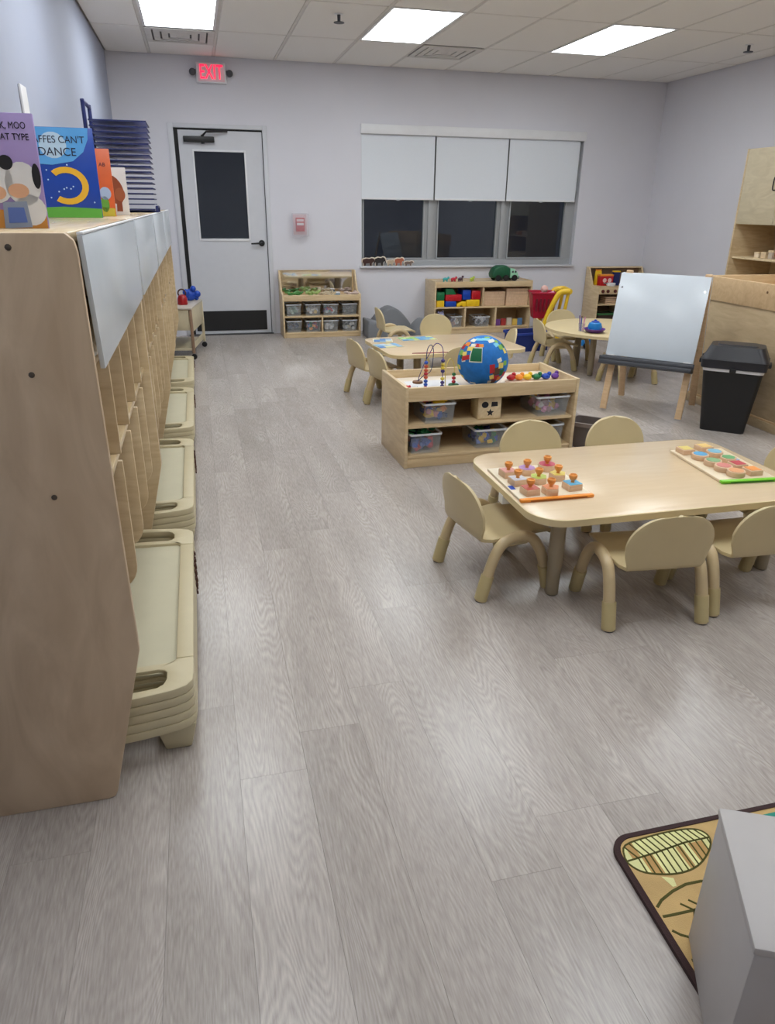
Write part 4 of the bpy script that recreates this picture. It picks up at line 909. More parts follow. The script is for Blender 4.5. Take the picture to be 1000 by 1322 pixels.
for (x0, x1, y, z0, nb) in ((3.29, 3.555, by0 + .05, .3125, 5), (3.575, 3.855, by0 + .05, .3125, 6)):
    hh = .033
    for k in range(nb):
        pl = 'lowest' if k == 0 else ('topmost' if k == nb - 1 else ['', 'second from below', 'third from below', 'fourth from below', 'fifth from below'][k])
        tag(B(None, 'wooden_unit_block', x0, x1, y, y + .2, z0 + k * hh + .0004, z0 + (k + 1) * hh - .0004, WBX, .002), 'long pale wooden unit block, %s in the %s pile of the block shelf' % (pl, 'left' if n == 0 else 'right'), 'wooden block', 'wooden unit blocks')
    n += 1
zb = .0725
make_bin('clear bin of pale toys in the lower left bay of the block shelf', (2.95, by0 + .15, zb), 0, .15, .24, .125); jumble('pale toys inside the bin in the lower left bay of the block shelf', (2.95, by0 + .15, zb + .004), 0, .115, .19, 0, .11, [M_WHITE, cmat((200, 190, 170)), cmat((120, 120, 140)), cmat((180, 150, 140))], 36, 41)
make_bin('clear bin of black and white toys in the lower middle bay of the block shelf', (3.28, by0 + .15, zb), 0, .20, .24, .115); jumble('black and white toys inside the bin in the lower middle bay', (3.28, by0 + .15, zb + .004), 0, .155, .19, 0, .12, [M_WHITE, M_BLACK, cmat((190, 190, 200))], 40, 42)
k = thing('soft_toy', 'crumpled lilac soft toy in the lower left bay of the block shelf', 'soft toy', (2.78, by0 + .12, zb), .4)
obj('body', MB().sph((0, 0, .062), .062, 14, sc=(1.1, .9, 1)), cmat((150, 156, 205), .9), k, smooth=True); obj('head', MB().sph((-.03, -.03, .14), .042, 12), cmat((168, 172, 214), .9), k, smooth=True)
for s in (-1, 1): obj('ear', MB().sph((-.03 + s * .034, -.02, .175), .016, 10), cmat((150, 156, 205), .9), k, smooth=True); obj('paw', MB().sph((s * .062, -.045, .05), .026, 10, sc=(1.2, 1, .8)), cmat((168, 172, 214), .9), k, smooth=True)
for q, (x, col, nm) in enumerate(((3.50, (120, 70, 150), 'purple'), (3.575, (180, 60, 60), 'red'), (3.65, (215, 205, 190), 'cream'), (3.725, (225, 190, 90), 'yellow'), (3.79, (90, 130, 180), 'blue'))):
    k = thing('board_book', 'small %s board book standing in the lower right bay of the block shelf' % nm, 'book', (x, by0 + .09, zb), 0, 'board books'); B(k, 'cover', -.032, .032, -.008, .008, 0, .075 + .008 * (q % 3), cmat(col), .002); B(k, 'page_block', -.030, .0325, -.006, .006, .003, .07 + .008 * (q % 3), mat('paper', (235, 230, 220)), 0)
# on top of the block shelf
tz = .5955
for q, (x, col, nm) in enumerate(((2.80, (60, 170, 170), 'teal'), (2.90, (190, 40, 60), 'red'), (2.985, (70, 40, 60), 'dark purple'), (3.13, (170, 190, 60), 'yellow green'))):
    k = thing('toy_animal', 'small %s toy animal on top of the block shelf' % nm, 'toy animal', (x, by0 + .07, tz), .2 * q, 'toy animals on the block shelf'); m = cmat(col)
    obj('body', MB().sph((0, 0, .03), .022, 12, sc=(1.6, .9, .8)), m, k, smooth=True); obj('head', MB().sph((.036, 0, .045 + .008 * (q == 2)), .014, 10), m, k, smooth=True)
    for lx in (-.02, .02):
        for ly in (-.01, .01): obj('leg', MB().tube([(lx, ly, 0), (lx, ly, .022)], .005, 6), m, k)
k = thing('toy_vehicle', 'dark green rounded toy vehicle with a pale green front on the block shelf', 'toy vehicle', (3.555, by0 + .13, tz), 0)
DG = mat('dark_green_plastic', (16, 84, 52), .5)
poly = [(-.165, .03), (-.175, .08), (-.15, .14), (-.09, .175), (-.0, .175), (.05, .15), (.055, .03)]
obj('body', MB().prism(poly, -.075, .075, 'y'), DG, k, bev=.022, seg=3)
obj('cab', MB().prism([(.056, .03), (.056, .145), (.10, .14), (.15, .10), (.165, .06), (.165, .03)], -.07, .07, 'y'), mat('pale_green_plastic', (150, 205, 170), .45), k, bev=.014, seg=3)
for x in (-.10, .0, .11):
    w_ = obj('wheel', MB().lathe([(.034, -.012), (.036, -.006), (.036, .006), (.034, .012)], 18), M_BLACK, k, smooth=True, loc=(x, -.072, .036)); w_.rotation_euler = (PI / 2, 0, 0)
    w_ = obj('wheel', MB().lathe([(.034, -.012), (.036, -.006), (.036, .006), (.034, .012)], 18), M_BLACK, k, smooth=True, loc=(x, .072, .036)); w_.rotation_euler = (PI / 2, 0, 0)
for x in (.085, .12): obj('window', MB().sph((x, -.071, .105), .013, 10, sc=(1, .3, 1)), M_DKGREY, k, smooth=True)
obj('bumper', MB().box(.166, .185, -.05, .05, .02, .055), M_GREY, k, bev=.005)

# ------------------------------------------------------------------ grey soft blocks, shopping cart, navy bin
def soft(name, label, poly, y0, y1): return tag(obj(name, MB().prism(poly, y0, y1, 'y'), M_GREY, None, bev=.02, seg=3), label, 'soft block', 'grey soft play blocks')
def hump(x0, x1, h, n=12): return [(x0, .001)] + [(x0 + (x1 - x0) * i / n, .001 + h * (.35 + .65 * math.sin(PI * i / n))) for i in range(n + 1)] + [(x1, .001)]
soft('foam_block', 'low grey foam block beside the mirror shelf, under the sill', [(1.82, .001), (1.82, .21), (2.02, .15), (2.06, .001)], 8.12, 8.45)
soft('foam_arch', 'tall rounded grey foam hump against the wall under the window', hump(1.95, 2.42, .30), 8.46, 8.72)
soft('foam_block', 'small rounded grey foam block beside the block shelf', hump(2.36, 2.64, .19), 8.08, 8.40)
t = thing('toy_shopping_cart', 'red and yellow toy shopping cart beside the block shelf', 'toy cart', (3.70, 7.62, 0), R(-14)); t.scale = (.86, .86, .97)
def q4(a, b, z): return [(-a, -b, z), (a, -b, z), (a, b, z), (-a, b, z)]
mb = MB(); e = .006; L = [q4(.12, .10, .28), q4(.165, .14, .56), q4(.165 - e, .14 - e, .56), q4(.12 - e, .10 - e, .28 + e)]
mb.add(sum(L, []), [(0, 3, 2, 1)] + [(u * 4 + i, u * 4 + (i + 1) % 4, u * 4 + 4 + (i + 1) % 4, u * 4 + 4 + i) for u in range(3) for i in range(4)] + [(12, 13, 14, 15)])
M_CRED = mat('cart_red', (170, 20, 50), .35); M_CYEL = mat('cart_yellow', (232, 190, 40), .35)
obj('basket', mb, M_CRED, t)
obj('basket_rim', MB().tube([(-.17, -.145, .56), (.17, -.145, .56), (.17, .145, .56), (-.17, .145, .56)], .012, 8, closed=True), M_CRED, t, smooth=True)
for k in range(4): B(t, 'basket_slot', -.11 + k * .05, -.09 + k * .05, -.142, -.128, .36, .50, mat('slot_wine', (110, 10, 30), .5), 0)
for s in (-1, 1): obj('side_frame', MB().tube(spline([(-.02, s * .16, .08), (.04, s * .16, .30), (.13, s * .16, .50), (.19, s * .16, .575), (.30, s * .16, .585)], 4) + [Vector((.30, s * .16, .585))], .034, 10), M_CYEL, t, smooth=True)
obj('handle', MB().tube([(.30, -.175, .585), (.30, .175, .585)], .034, 10), M_CYEL, t, smooth=True)
obj('rear_frame', MB().tube([(.29, -.15, .57), (.22, -.15, .08)], .022, 10).tube([(.29, .15, .57), (.22, .15, .08)], .022, 10), M_CYEL, t, smooth=True)
obj('base_tray', MB().box(-.12, .24, -.15, .15, .06, .09), M_CRED, t, bev=.01)
for x in (-.08, .20):
    for s in (-1, 1): w_ = obj('wheel', MB().lathe([(.03, -.012), (.045, -.01), (.045, .01), (.03, .012)], 18), M_CYEL, t, smooth=True, loc=(x, s * .16, .0455)); w_.rotation_euler = (PI / 2, 0, 0)
k = thing('doll', 'pink doll lying in the red toy shopping cart', 'doll', (3.69, 7.61, .485), .3)
obj('body', MB().sph((0, 0, .03), .05, 12, sc=(1.4, .9, .7)), M_PINK, k, smooth=True); obj('head', MB().sph((.0, -.02, .095), .042, 12), cmat((226, 180, 170), .6), k, smooth=True); obj('arm', MB().tube([(.04, -.02, .04), (.11, -.06, .06)], .014, 8), M_PINK, k, smooth=True)
t = thing('fabric_bin', 'navy blue open bin on the floor before the block shelf', 'bin', (3.36, 7.22, 0), R(8))
open_tub(t, (.20, .13), (.21, .14), .19, .008, mat('navy_fabric', (24, 42, 110), .8), mat('navy_rim', (30, 56, 140), .7))
B(t, 'label_band', .02, .17, -.143, -.139, .10, .13, cmat((120, 160, 205)), 0)
k = thing('toy_truck', 'bright blue toy truck on the floor beyond the round table', 'toy vehicle', (4.05, 7.18, 0), .3)
obj('body', MB().box(-.10, .10, -.05, .05, .03, .10), M_SKY, k, bev=.012); obj('cab', MB().box(.03, .10, -.048, .048, .101, .15), M_WHITE, k, bev=.012)
for x in (-.06, .06):
    for s in (-1, 1): w_ = obj('wheel', MB().lathe([(.026, -.01), (.03, -.008), (.03, .008), (.026, .01)], 14), M_BLACK, k, smooth=True, loc=(x, s * .056, .0305)); w_.rotation_euler = (PI / 2, 0, 0)

# teapot set on the round table
p = (3.34, 5.80, .4005)
t = thing('toy_plate', 'purple toy bowl on the round table', 'bowl', p, 0); obj('bowl_body', MB().lathe([(.04, 0), (.075, .012), (.095, .034), (.092, .036), (.07, .016), (.03, .005)], 28), M_PURP, t, smooth=True); obj('foot_ring', MB().lathe([(.042, 0), (.042, .004), (.036, .004), (.036, 0)], 20), M_PURP, t)
t = thing('toy_teapot', 'round blue toy pot sitting in the purple bowl', 'toy pot', (p[0], p[1], p[2] + .0065), 0)
obj('pot_body', MB().lathe([(.03, 0), (.054, .016), (.062, .045), (.052, .075), (.02, .090)], 24), M_SKY, t, smooth=True); obj('lid', MB().lathe([(.036, .083), (.032, .091), (.012, .097), (.011, .104), (.002, .107)], 18), M_BLUE, t, smooth=True)
t = thing('pencil_cup', 'clear cup with coloured pencils beside the blue toy pot', 'cup', (p[0] - .085, p[1] + .08, .4005), 0)
obj('cup_body', MB().lathe([(.026, 0), (.032, .07), (.029, .07), (.023, .004)], 18), M_CLEAR, t, smooth=True)
for q, m in enumerate((M_RED, M_BROWN, M_PURP, M_BLUE, M_PINK)): obj('pencil', MB().tube([(.012 * math.cos(q * 1.3), .012 * math.sin(q * 1.3), .006), (.026 * math.cos(q * 1.3), .026 * math.sin(q * 1.3), .12 + .008 * (q % 3))], .0045, 6), m, t)

# ------------------------------------------------------------------ rolling cart left of the door
t = thing('rolling_cart', 'cream rolling cart with brown corner posts left of the door', 'cart', (-.285, 7.68, 0), R(-9))
M_CRM = mat('cart_cream', (206, 194, 164), .5); M_POST = mat('cart_post', (150, 122, 100), .45); cw, cd = .245, .36
B(t, 'top_board', -cw, cw, -cd, cd, .475, .492, mat('cart_top', (190, 180, 168), .4), .004)
for s in (-1, 1): B(t, 'end_panel', -cw + .03, cw - .03, s * (cd - .02) - .006, s * (cd - .02) + .006, .28, .4745, M_CRM, .003); B(t, 'side_panel', s * (cw - .014) - .006, s * (cw - .014) + .006, -cd + .04, cd - .04, .26, .4745, M_CRM, .003)
for sx in (-1, 1):
    for sy in (-1, 1):
        B(t, 'corner_post', sx * (cw - .014) - .014, sx * (cw - .014) + .014, sy * (cd - .018) - .014, sy * (cd - .018) + .014, .06, .4745, M_POST if sy < 0 else M_CRM, .005)
        c_ = obj('caster', MB().lathe([(.018, -.010), (.027, -.008), (.027, .008), (.018, .010)], 16), M_RUBBER, t, smooth=True, loc=(sx * (cw - .014), sy * (cd - .018), .0275)); c_.rotation_euler = (PI / 2, 0, 0)
        obj('caster_stem', MB().tube([(sx * (cw - .014), sy * (cd - .018), .03), (sx * (cw - .014), sy * (cd - .018), .0605)], .007, 8), M_CHROME, t)
B(t, 'lower_shelf', -cw + .02, cw - .02, -cd + .02, cd - .02, .085, .105, M_CRM, .003); B(t, 'shelf_lip', cw - .026, cw - .018, -cd + .034, cd - .034, .106, .15, M_CRM, .002)
k = thing('toy_bag', 'red toy kettle with a round handle on the rolling cart', 'toy', (-.178, 7.56, .4925), 0)
obj('body', MB().lathe([(.045, 0), (.05, .01), (.045, .06), (.035, .085), (.015, .095)], 20), mat('kettle_red', (160, 20, 28), .3), k, smooth=True); obj('handle', MB().tube([(.036 * math.cos(a), 0, .108 + .036 * math.sin(a)) for a in [PI * 2 * i / 18 for i in range(18)]], .007, 8, closed=True), M_BROWN, k, smooth=True)
k = thing('knobbly_toy', 'bright blue knobbly toy on the rolling cart behind the red kettle', 'toy', (-.10, 7.86, .4925), .4)
obj('body', MB().sph((0, 0, .06), .062, 16, sc=(1.1, .7, .95)), M_BLUE, k, smooth=True); [obj('knob', MB().sph(c_, r_, 12), M_BLUE, k, smooth=True) for c_, r_ in (((.065, -.02, .065), .034), ((-.055, -.02, .085), .034), ((.02, -.03, .12), .030), ((.06, .0, .025), .024), ((-.05, .0, .026), .025))]
k = thing('toy_ball', 'small pink toy at the cart edge beside the red kettle', 'toy', (-.27, 7.62, .4925), 0); obj('body', MB().sph((0, 0, .04), .04, 14), M_PINK, k, smooth=True); obj('button', MB().sph((0, -.038, .05), .008, 8), M_WHITE, k, smooth=True)

# ------------------------------------------------------------------ easel
t = thing('art_easel', 'wooden floor easel with a big whiteboard and dark grey tray', 'easel', (3.254, 4.725, 0), math.atan2(-.72, .69))
# local: +x along the board, y = depth (front at -.268), apex above the origin
HA, FD = 1.03, .268
M_EWD = wood('easel_wood', (206, 172, 132), (222, 190, 152), (8, 8, 40), .45)
def lean(sg, s0, s1, t0, t1, d0, d1, mb=None):     # slab in the leaning plane: s along x, t up along the slope, d outward
    Ls = math.hypot(HA, FD); w = Vector((0, FD * sg * -1, HA)) / Ls; base = Vector((0, sg * FD, 0)); nn = Vector((0, sg * HA, FD)) / Ls
    mb = mb or MB(); vs = []
    for d in (d0, d1):
        for (s, tt) in ((s0, t0), (s1, t0), (s1, t1), (s0, t1)): vs.append(base + Vector((s, 0, 0)) + w * tt + nn * d)
    return mb.add(vs, [(0, 3, 2, 1), (4, 5, 6, 7), (0, 1, 5, 4), (1, 2, 6, 5), (2, 3, 7, 6), (3, 0, 4, 7)])
for sg, nm in ((-1, 'front'), (1, 'back')):
    bd = obj('whiteboard_panel', lean(sg, -.325, .297, .415, 1.008, .001, .010), M_WBOARD, t, bev=.001)
    for s in (-.30, .272): obj('mount_screw', lean(sg, s - .006, s + .006, .90, .912, .0101, .0125), M_CHROME, bd)
    tr = obj('paint_tray', lean(sg, -.345, .308, .345, .375, .001, .10), M_DKGREY, t, bev=.004)
    obj('tray_lip', lean(sg, -.345, .308, .3751, .40, .085, .10), M_DKGREY, tr, bev=.003); obj('tray_back', lean(sg, -.345, .308, .3751, .413, .002, .014), M_DKGREY, tr, bev=.003)
    for s in (-.31, .23): obj('tray_clip', lean(sg, s, s + .05, .4131, .422, .002, .016), M_WHITE, tr)
    for s in (-.272, .272): obj('leg', lean(sg, s - .023, s + .023, .018, 1.03, -.024, -.001), M_EWD, t, bev=.003)
    obj('cross_rail', lean(sg, -.248, .248, .93, .97, -.022, -.002), M_EWD, t, bev=.002)
for s in (-.26, .26): obj('brace', MB().tube([(s, -.15, .45), (s, .15, .45)], .006, 6), M_CHROME, t)

# ------------------------------------------------------------------ trash can
t = thing('trash_can', 'black plastic trash can with a flat domed lid by the wood cabinet', 'trash can', (3.462, 4.130, 0), math.atan2(-.66, .75))
M_BLKP = mat('black_plastic', (20, 20, 22), .42, bump=.05)
def rfr(a, b, z0, z1, r0=.03, r1=.04): return MB().prism(rrect(-a[0], a[0], -a[1], a[1], r0, 5), z0, z1, 'z', 0, rrect(-b[0], b[0], -b[1], b[1], r1, 5))
obj('body', rfr((.140, .095), (.185, .130), 0, .415), M_BLKP, t, smooth=True)
obj('liner_edge', rfr((.187, .132), (.191, .136), .4155, .436), M_WHITE, t, smooth=True)
obj('lid_collar', rfr((.200, .145), (.207, .150), .4365, .492), mat('lid_black', (34, 34, 40), .4), t, smooth=True)
obj('lid_dome', rfr((.203, .147), (.165, .108), .4925, .580, .04, .05), mat('lid_black', (34, 34, 40), .4), t, smooth=True)
obj('lid_flap', rfr((.125, .08), (.120, .075), .5805, .588, .03, .03), mat('lid_black', (34, 34, 40), .4), t, smooth=True)
obj('latch', MB().box(-.02, .02, -.157, -.145, .418, .446), M_BLKP, t, bev=.004)
for s in (-1, 1): obj('handle', MB().box(s * .21 - .012, s * .21 + .012, -.05, .05, .45, .478), M_BLKP, t, bev=.005)

# ------------------------------------------------------------------ wood cabinets on the right
ux, ux1, uy0, uy1, uh = 3.725, 4.325, 2.95, 4.90, .955
t = thing('changing_cabinet', 'long birch cabinet with a recessed tray top on the right', 'cabinet', (0, 0, 0), 0)
M_CAB = wood('cabinet_maple', (184, 160, 124), (204, 182, 146), (4, 4, 18), .42); M_CABH = wood('cabinet_maple_rail', (206, 172, 128), (222, 192, 150), (4, 18, 18), .4)
B(t, 'side_panel', ux, ux + .02, uy0, uy1, .06, .79, M_CAB, .002); B(t, 'side_panel', ux1 - .02, ux1, uy0, uy1, .06, .79, M_CAB, .002)
B(t, 'end_panel', ux + .0201, ux1 - .0201, uy0, uy0 + .02, .06, .79, M_CAB, .002); B(t, 'end_panel', ux + .0201, ux1 - .0201, uy1 - .02, uy1, .06, .79, M_CAB, .002)
B(t, 'plinth', ux - .014, ux1 + .014, uy0 - .014, uy1 + .014, 0, .0599, M_CAB, .006); B(t, 'plinth_bead', ux - .008, ux + .001, uy0, uy1, .06, .075, M_CABH, .003)
B(t, 'tray_floor', ux, ux1, uy0, uy1, .7901, .806, M_CAB, 0)
for (a, b, c, d) in ((ux - .018, ux + .008, uy0 - .01, uy1 + .018), (ux1 - .008, ux1 + .018, uy0 - .01, uy1 + .018), (ux + .0081, ux1 - .0081, uy1 - .008, uy1 + .018), (ux + .0081, ux1 - .0081, uy0 - .01, uy0 + .016)):
    B(t, 'tray_rail', a, b, c, d, .789 if a < ux or a > ux1 - .1 else .8062, uh, M_CABH, .004)
for y in (4.25, 3.6): obj('rail_bolt', MB().lathe([(.009, 0), (.009, .002), (.004, .004)], 12), mat('bolt_brown', (130, 96, 64), .5), t, loc=(ux - .018, y, .90)).rotation_euler = (0, -PI / 2, 0)
tx0, tx1, ty0, ty1 = 5.10, 5.595, 5.44, 6.455
t = thing('tall_cabinet', 'tall birch cabinet with upper doors and an open shelf against the right wall', 'cabinet', (0, 0, 0), 0)
for y in (ty0, ty1 - .018): B(t, 'side_panel', tx0 - .019, tx1, y, y + .018, 0, 1.935, M_BIRCH, .002)
B(t, 'back_panel', tx1 - .012, tx1, ty0 + .0181, ty1 - .0181, .05, 1.93, M_BIRCH, 0)
for z in (1.917, 1.29): B(t, 'top_board' if z > 1.5 else 'shelf_board', tx0, tx1 - .0121, ty0 + .0181, ty1 - .0181, z, z + .018, M_BIRCH, .002)
B(t, 'shelf_board', tx0 + .01, tx1 - .0121, ty0 + .0181, ty1 - .0181, .972, .990, M_EDGE, .002); B(t, 'counter_board', tx0 - .01, tx1 - .0121, ty0 + .0181, ty1 - .0181, .70, .72, M_BIRCH, .002)
ym = (ty0 + ty1) / 2
for n, (a, b) in enumerate(((ty0 + .022, ym - .002), (ym + .002, ty1 - .023))):
    d_ = B(t, 'door', tx0 - .019, tx0 - .001, a, b, 1.285, 1.93, wood('cabinet_door_birch', (196, 182, 152), (212, 199, 170), (5, 5, 16), .35), .002)
    yy = b - .05 if n == 0 else a + .05
    h_ = obj('handle', MB().tube(spline([(tx0 - .019, yy, 1.575), (tx0 - .045, yy, 1.585), (tx0 - .045, yy, 1.675), (tx0 - .019, yy, 1.685)], 4), .006, 8), M_BLACK, None, smooth=True); h_.parent = d_; h_.location = tuple(-c for c in d_.location)
    d_ = B(t, 'door', tx0 - .019, tx0 - .001, a, b, .03, .695, M_BIRCH, .002)
for q, (y, w, hh, col, nm) in enumerate(((6.20, .06, .05, (226, 208, 180), 'pale cream'), (6.11, .06, .055, (214, 190, 156), 'tan'), (6.02, .055, .075, (190, 176, 160), 'grey tan'), (5.82, .06, .06, (206, 150, 120), 'pink tan'))):
    k = thing('toy_crate', '%s small wooden toy box on the shelf of the tall cabinet' % nm, 'toy box', (tx0 + .12, y, .9905), 0, 'toy boxes in the tall cabinet'); B(k, 'box_body', -w / 2, w / 2, -w / 2, w / 2, 0, hh * .75, cmat(col, .6), .003); B(k, 'lid', -w / 2 - .002, w / 2 + .002, -w / 2 - .002, w / 2 + .002, hh * .75 + .0005, hh, M_EDGE, .002)
k = thing('toy_pan', 'brown orange toy bowl on the shelf of the tall cabinet', 'bowl', (tx0 + .12, 5.92, .9905), 0); obj('bowl_body', MB().lathe([(.03, 0), (.05, .03), (.052, .055), (.047, .055), (.042, .02), (.02, .006)], 20), cmat((176, 104, 48), .5), k, smooth=True); obj('foot_ring', MB().lathe([(.032, 0), (.032, .004), (.02, .004)], 16), cmat((150, 84, 40), .5), k)

# ------------------------------------------------------------------ toy kitchen
kx0, kx1, ky0, ky1 = 4.80, 5.56, 8.36, 8.72
t = thing('toy_kitchen', 'birch toy kitchen with dark knobs in the back right corner', 'toy kitchen', (0, 0, 0), 0)
SPK = [(ky0, 0), (ky0, .50), (ky0 + .16, .52), (ky1 - .07, .725), (ky1, .725), (ky1, 0)]
for x in (kx0, kx1 - .018): obj('side_panel', MB().prism(SPK, x, x + .018, 'x'), M_BIRCH, t, bev=.003)
k0, k1 = kx0 + .0182, kx1 - .0182
B(t, 'back_panel', k0, k1, ky1 - .012, ky1, .03, .725, mat('kitchen_back', (120, 96, 76), .6), 0); B(t, 'top_rail', k0, k1, ky1 - .07, ky1 - .0121, .71, .725, M_EDGE, .002)
B(t, 'counter_board', k0, k1, ky0, ky1 - .0121, .495, .512, M_BIRCHH, .003); B(t, 'knob_panel', k0, k1, ky0 + .002, ky0 + .018, .420, .4945, M_BIRCHH, .002)
B(t, 'shelf_board', k0, k1, ky0 + .01, ky1 - .0121, .283, .298, M_BIRCHH, .002); B(t, 'bottom_board', k0, k1, ky0 + .006, ky1 - .0121, .045, .06, M_BIRCHH, .002); B(t, 'plinth', k0, k1, ky0 + .012, ky0 + .028, 0, .0449, M_BIRCHH, .002)
B(t, 'divider', (k0 + k1) / 2, (k0 + k1) / 2 + .016, ky0 + .02, ky1 - .0121, .0601, .2829, M_BIRCH, .002)
for x in (4.865, 4.935, 5.035, 5.105, 5.25, 5.35): o = obj('knob', MB().lathe([(.020, 0), (.022, .008), (.016, .02), (.004, .021)], 16), mat('knob_red_brown', (84, 26, 22), .4), t, smooth=True, loc=(x, ky0 + .002, .457)); o.rotation_euler = (PI / 2, 0, 0)
k = thing('toy_carton', 'red toy food carton on the toy kitchen counter', 'toy food', (4.965, ky0 + .15, .5125), 0)
B(k, 'carton_body', -.09, .09, -.04, .04, 0, .115, M_RED, .004); B(k, 'carton_top', -.092, .092, -.042, .042, .1151, .135, M_ORG, .004)
for x in (-.03, .04): obj('picture_dot', MB().prism(ell(x, .065, .026, .026), -.0415, -.0401, 'y'), mat('pink_print', (236, 196, 190), .5), k)
k = thing('toy_bag', 'yellow toy food bag on the toy kitchen counter behind the carton', 'toy food', (4.91, ky0 + .24, .5125), 0); obj('bag_body', MB().frust((.05, .03), (.04, .015), 0, .17), M_YEL, k, bev=.01); obj('fold', MB().box(-.04, .04, -.006, .006, .1705, .186), M_ORG, k, bev=.002)
k = thing('toy_carton', 'dark blue toy food carton on the toy kitchen counter', 'toy food', (5.11, ky0 + .15, .5125), 0); B(k, 'carton_body', -.04, .04, -.03, .03, 0, .16, M_NAVY, .004); B(k, 'carton_top', -.041, .041, -.031, .031, .1601, .175, M_YEL, .003)
k = thing('toy_pot', 'white toy pot at the front of the toy kitchen counter', 'toy pot', (5.00, ky0 + .06, .5125), 0); obj('pot_body', MB().lathe([(.045, 0), (.055, .01), (.055, .038), (.05, .038), (.048, .012), (.02, .006)], 20), M_WHITE, k, smooth=True); obj('handle', MB().tube([(-.05, 0, .03), (-.10, 0, .035)], .007, 8), M_GREY, k, smooth=True)
for q in range(4): tag(B(None, 'wooden_plank_toy', 4.95, 5.10, ky0 + .05, ky0 + .2, .2985 + q * .022, .2985 + q * .022 + .016, WBX, .002), 'flat wooden toy board in the kitchen oven, %s of the pile' % ('lowest', 'second from below', 'third from below', 'topmost')[q], 'wooden board', 'wooden boards in the toy kitchen')
for i, z in enumerate((.0605,)):
    k = thing('toy_basket', 'dark woven-look toy basket in the bottom of the toy kitchen', 'basket', (4.98, ky0 + .14, z), 0); open_tub(k, (.11, .08), (.125, .09), .12, .005, mat('basket_dark', (70, 52, 44), .8), mat('basket_rim', (60, 110, 60), .7))

# ------------------------------------------------------------------ rug and grey box
t = thing('rug', 'leaf patterned tan and green rug with a dark brown border', 'rug', (0, 0, 0), 0)
RUGP = rrect(.842, 2.95, -1.2, 1.108, .05, 6)
th = R(1.0)
def rr_(p): return ((p[0] - .842) * math.cos(th) - (p[1] - 1.1) * math.sin(th) + .842, (p[0] - .842) * math.sin(th) + (p[1] - 1.1) * math.cos(th) + 1.1)
sk = lambda p: (p[0] - (1.108 - p[1]) * .03, p[1])      # the long edge drifts left toward the camera
obj('rug_body', MB().prism([sk(p) for p in rrect(.849, 2.942, -1.196, 1.100, .046, 6)], .0005, .010), mat('rug_tan', (196, 164, 110), .95, var=.16, scale=9, bump=.5, bscale=500), t)
o_ = [sk(p) for p in rrect(.836, 2.955, -1.21, 1.112, .055, 8)]; i_ = [sk(p) for p in rrect(.850, 2.941, -1.195, 1.099, .046, 8)]; n = len(o_)
mb = MB(); mb.add([(p[0], p[1], .0004) for p in o_] + [(p[0], p[1], .011) for p in o_] + [(p[0], p[1], .0125) for p in i_] + [(p[0], p[1], .0004) for p in i_], [(a * n + i, a * n + (i + 1) % n, b * n + (i + 1) % n, b * n + i) for i in range(n) for a, b in ((0, 1), (1, 2), (2, 3), (3, 0))])
obj('border', mb, mat('rug_border', (58, 38, 38), .95, bump=.5, bscale=500), t, smooth=True)
M_LF = mat('rug_leaf', (222, 220, 158), .95, var=.12, scale=14, bump=.4, bscale=500); M_LL = mat('rug_line', (78, 76, 30), .95, bump=.4, bscale=500); M_LT = mat('rug_leaf_tan', (186, 148, 92), .95, var=.1, bump=.4, bscale=500)
LZ = .0103
L1 = [(.8515, 1.050), (.872, 1.082), (.95, 1.092), (1.03, 1.092), (1.071, 1.082), (1.084, 1.058), (1.067, 1.030), (1.025, 1.000), (.982, .985), (.931, .985), (.875, 1.003), (.8525, 1.030)]
L1 = [tuple(p)[:2] for p in spline([(a, b, 0) for a, b in L1 + L1[:1]], 4)[:-1]]
obj('leaf_motif', MB().prism(L1, .009, LZ), M_LF, t)
def line(P_, w=.0042, z=LZ + .0002, nm='leaf_line', closed=False):
    P_ = [Vector((p[0], p[1])) for p in P_]; k = len(P_); l = []; r_ = []
    for i in range(k):
        d = (P_[min(i + 1, k - 1)] - P_[max(i - 1, 0)]).normalized(); nn = Vector((-d.y, d.x)) * w / 2; l.append(P_[i] + nn); r_.append(P_[i] - nn)
    mb = MB()
    for i in range(k - 1): mb.add([(q.x, q.y, zz) for zz in (z - .001, z + .0006) for q in (l[i], l[i + 1], r_[i + 1], r_[i])], [(0, 1, 2, 3), (7, 6, 5, 4), (0, 4, 5, 1), (1, 5, 6, 2), (2, 6, 7, 3), (3, 7, 4, 0)])
    return obj(nm, mb, M_LL, t)
line(L1 + L1[:1]); line([(.853, 1.04), (.93, 1.046), (1.016, 1.056), (1.082, 1.056)])
seg_ = MB()
def edge_y(x, top):
    best = None
    for i in range(len(L1)):
        a, b = L1[i], L1[(i + 1) % len(L1)]
        if (a[0] - x) * (b[0] - x) <= 0 and abs(a[0] - b[0]) > 1e-6:
            y = a[1] + (b[1] - a[1]) * (x - a[0]) / (b[0] - a[0])
            if best is None or (y > best if top else y < best): best = y
    return best
for k in range(13):
    x = .872 + k * .0162; ym_ = 1.041 + (x - .862) * .07
    line([(x + .012, edge_y(max(.866, x - .004), True) if edge_y(x - .004, True) else ym_), (x + .018, ym_)], .0034) if False else line([(x - .006, edge_y(max(.866, x - .006), True) or ym_), (x + .010, ym_)], .0034)
    line([(x + .010, ym_), (x + .008, edge_y(min(1.078, x + .008), False) or ym_)], .0034)
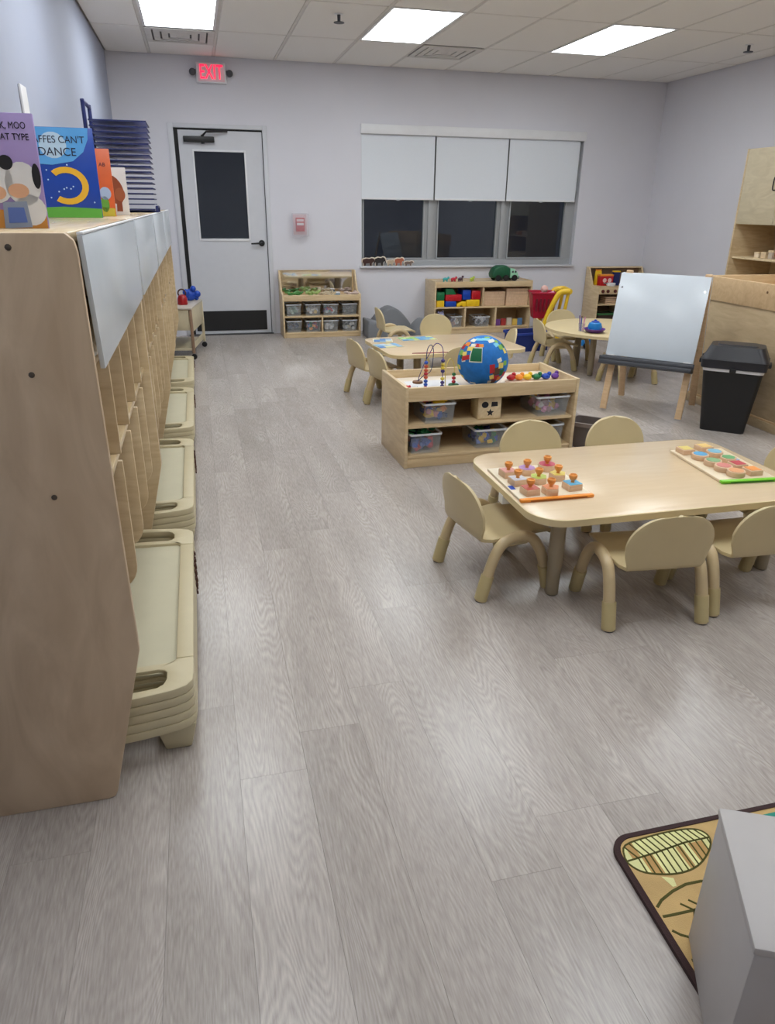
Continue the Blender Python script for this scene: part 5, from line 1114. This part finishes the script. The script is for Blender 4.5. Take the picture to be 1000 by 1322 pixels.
for (xa, xb, up) in ((.89, .92, False), (.985, 1.0, False), (1.02, 1.06, False), (.868, .89, True)):
    ya = 1.041 + (xa - .862) * .07; obj('leaf_motif', MB().prism([(xa, ya), (xb, ya), (xb, edge_y(xb, up)), (xa, edge_y(xa, up))], .0095, LZ + .0001), M_LT, t)
line([(.851, .918), (.87, .931), (.907, .945), (.947, .954), (.986, .953), (1.03, .94), (1.06, .91)], .006); line([(.850, .895), (.867, .894), (.927, .893), (1.0, .896), (1.06, .905)], .0055); line([(.850, .862), (.862, .849), (.88, .838), (.93, .83), (1.0, .85), (1.06, .9)], .005)
line([(.905, .914), (.925, .893)], .004); line([(.925, .893), (.912, .872)], .004); line([(.928, .918), (.95, .894)], .004)
obj('leaf_motif', MB().prism([(.905, .985), (.93, .975), (.925, .955), (.915, .955)], .0095, LZ), M_LF, t)
obj('leaf_motif', MB().prism([(.849, .79), (.862, .79), (.90, .72), (.88, .64), (.848, .66)], .0095, LZ), M_LF, t); line([(.850, .795), (.862, .792), (.90, .74)], .006); line([(.850, .77), (.87, .74)], .004)
obj('leaf_motif', MB().prism([(1.20, 1.085), (1.26, 1.05), (1.40, 1.02), (1.60, 1.05), (1.55, 1.088)], .0095, LZ), mat('rug_teal', (44, 140, 124), .95, var=.1, bump=.4, bscale=500), t)
for k in range(8):
    a, b = 1.2 + (k % 4) * .4, .6 - (k // 4) * .8; obj('leaf_motif', MB().prism(ell(a, b, .16, .09, 16, .5 * k), .0095, LZ), (M_LF, M_LT)[k % 2], t)
# grey box standing on the rug
P1, P2, P3 = Vector((.873, .846)), Vector((.742, .588)), Vector((.99, .79))
ux_ = (P3 - P1).normalized(); 
P3 = P1 + ux_ * .34; P4 = P2 + ux_ * .34
t = thing('storage_box', 'smooth grey box standing on the leaf rug in the near right corner', 'box', (0, 0, .0128), 0)
qd = [tuple(P1), tuple(P3), tuple(P4), tuple(P2)]
c_ = sum((Vector(p) for p in qd), Vector((0, 0))) / 4
ins = [tuple(c_ + (Vector(p) - c_) * .985) for p in qd]
obj('box_body', MB().prism(ins, 0, .335), M_GREYP, t, bev=.004)
obj('lid', MB().prism(qd, .3355, .351), M_GREYP, t, bev=.003)
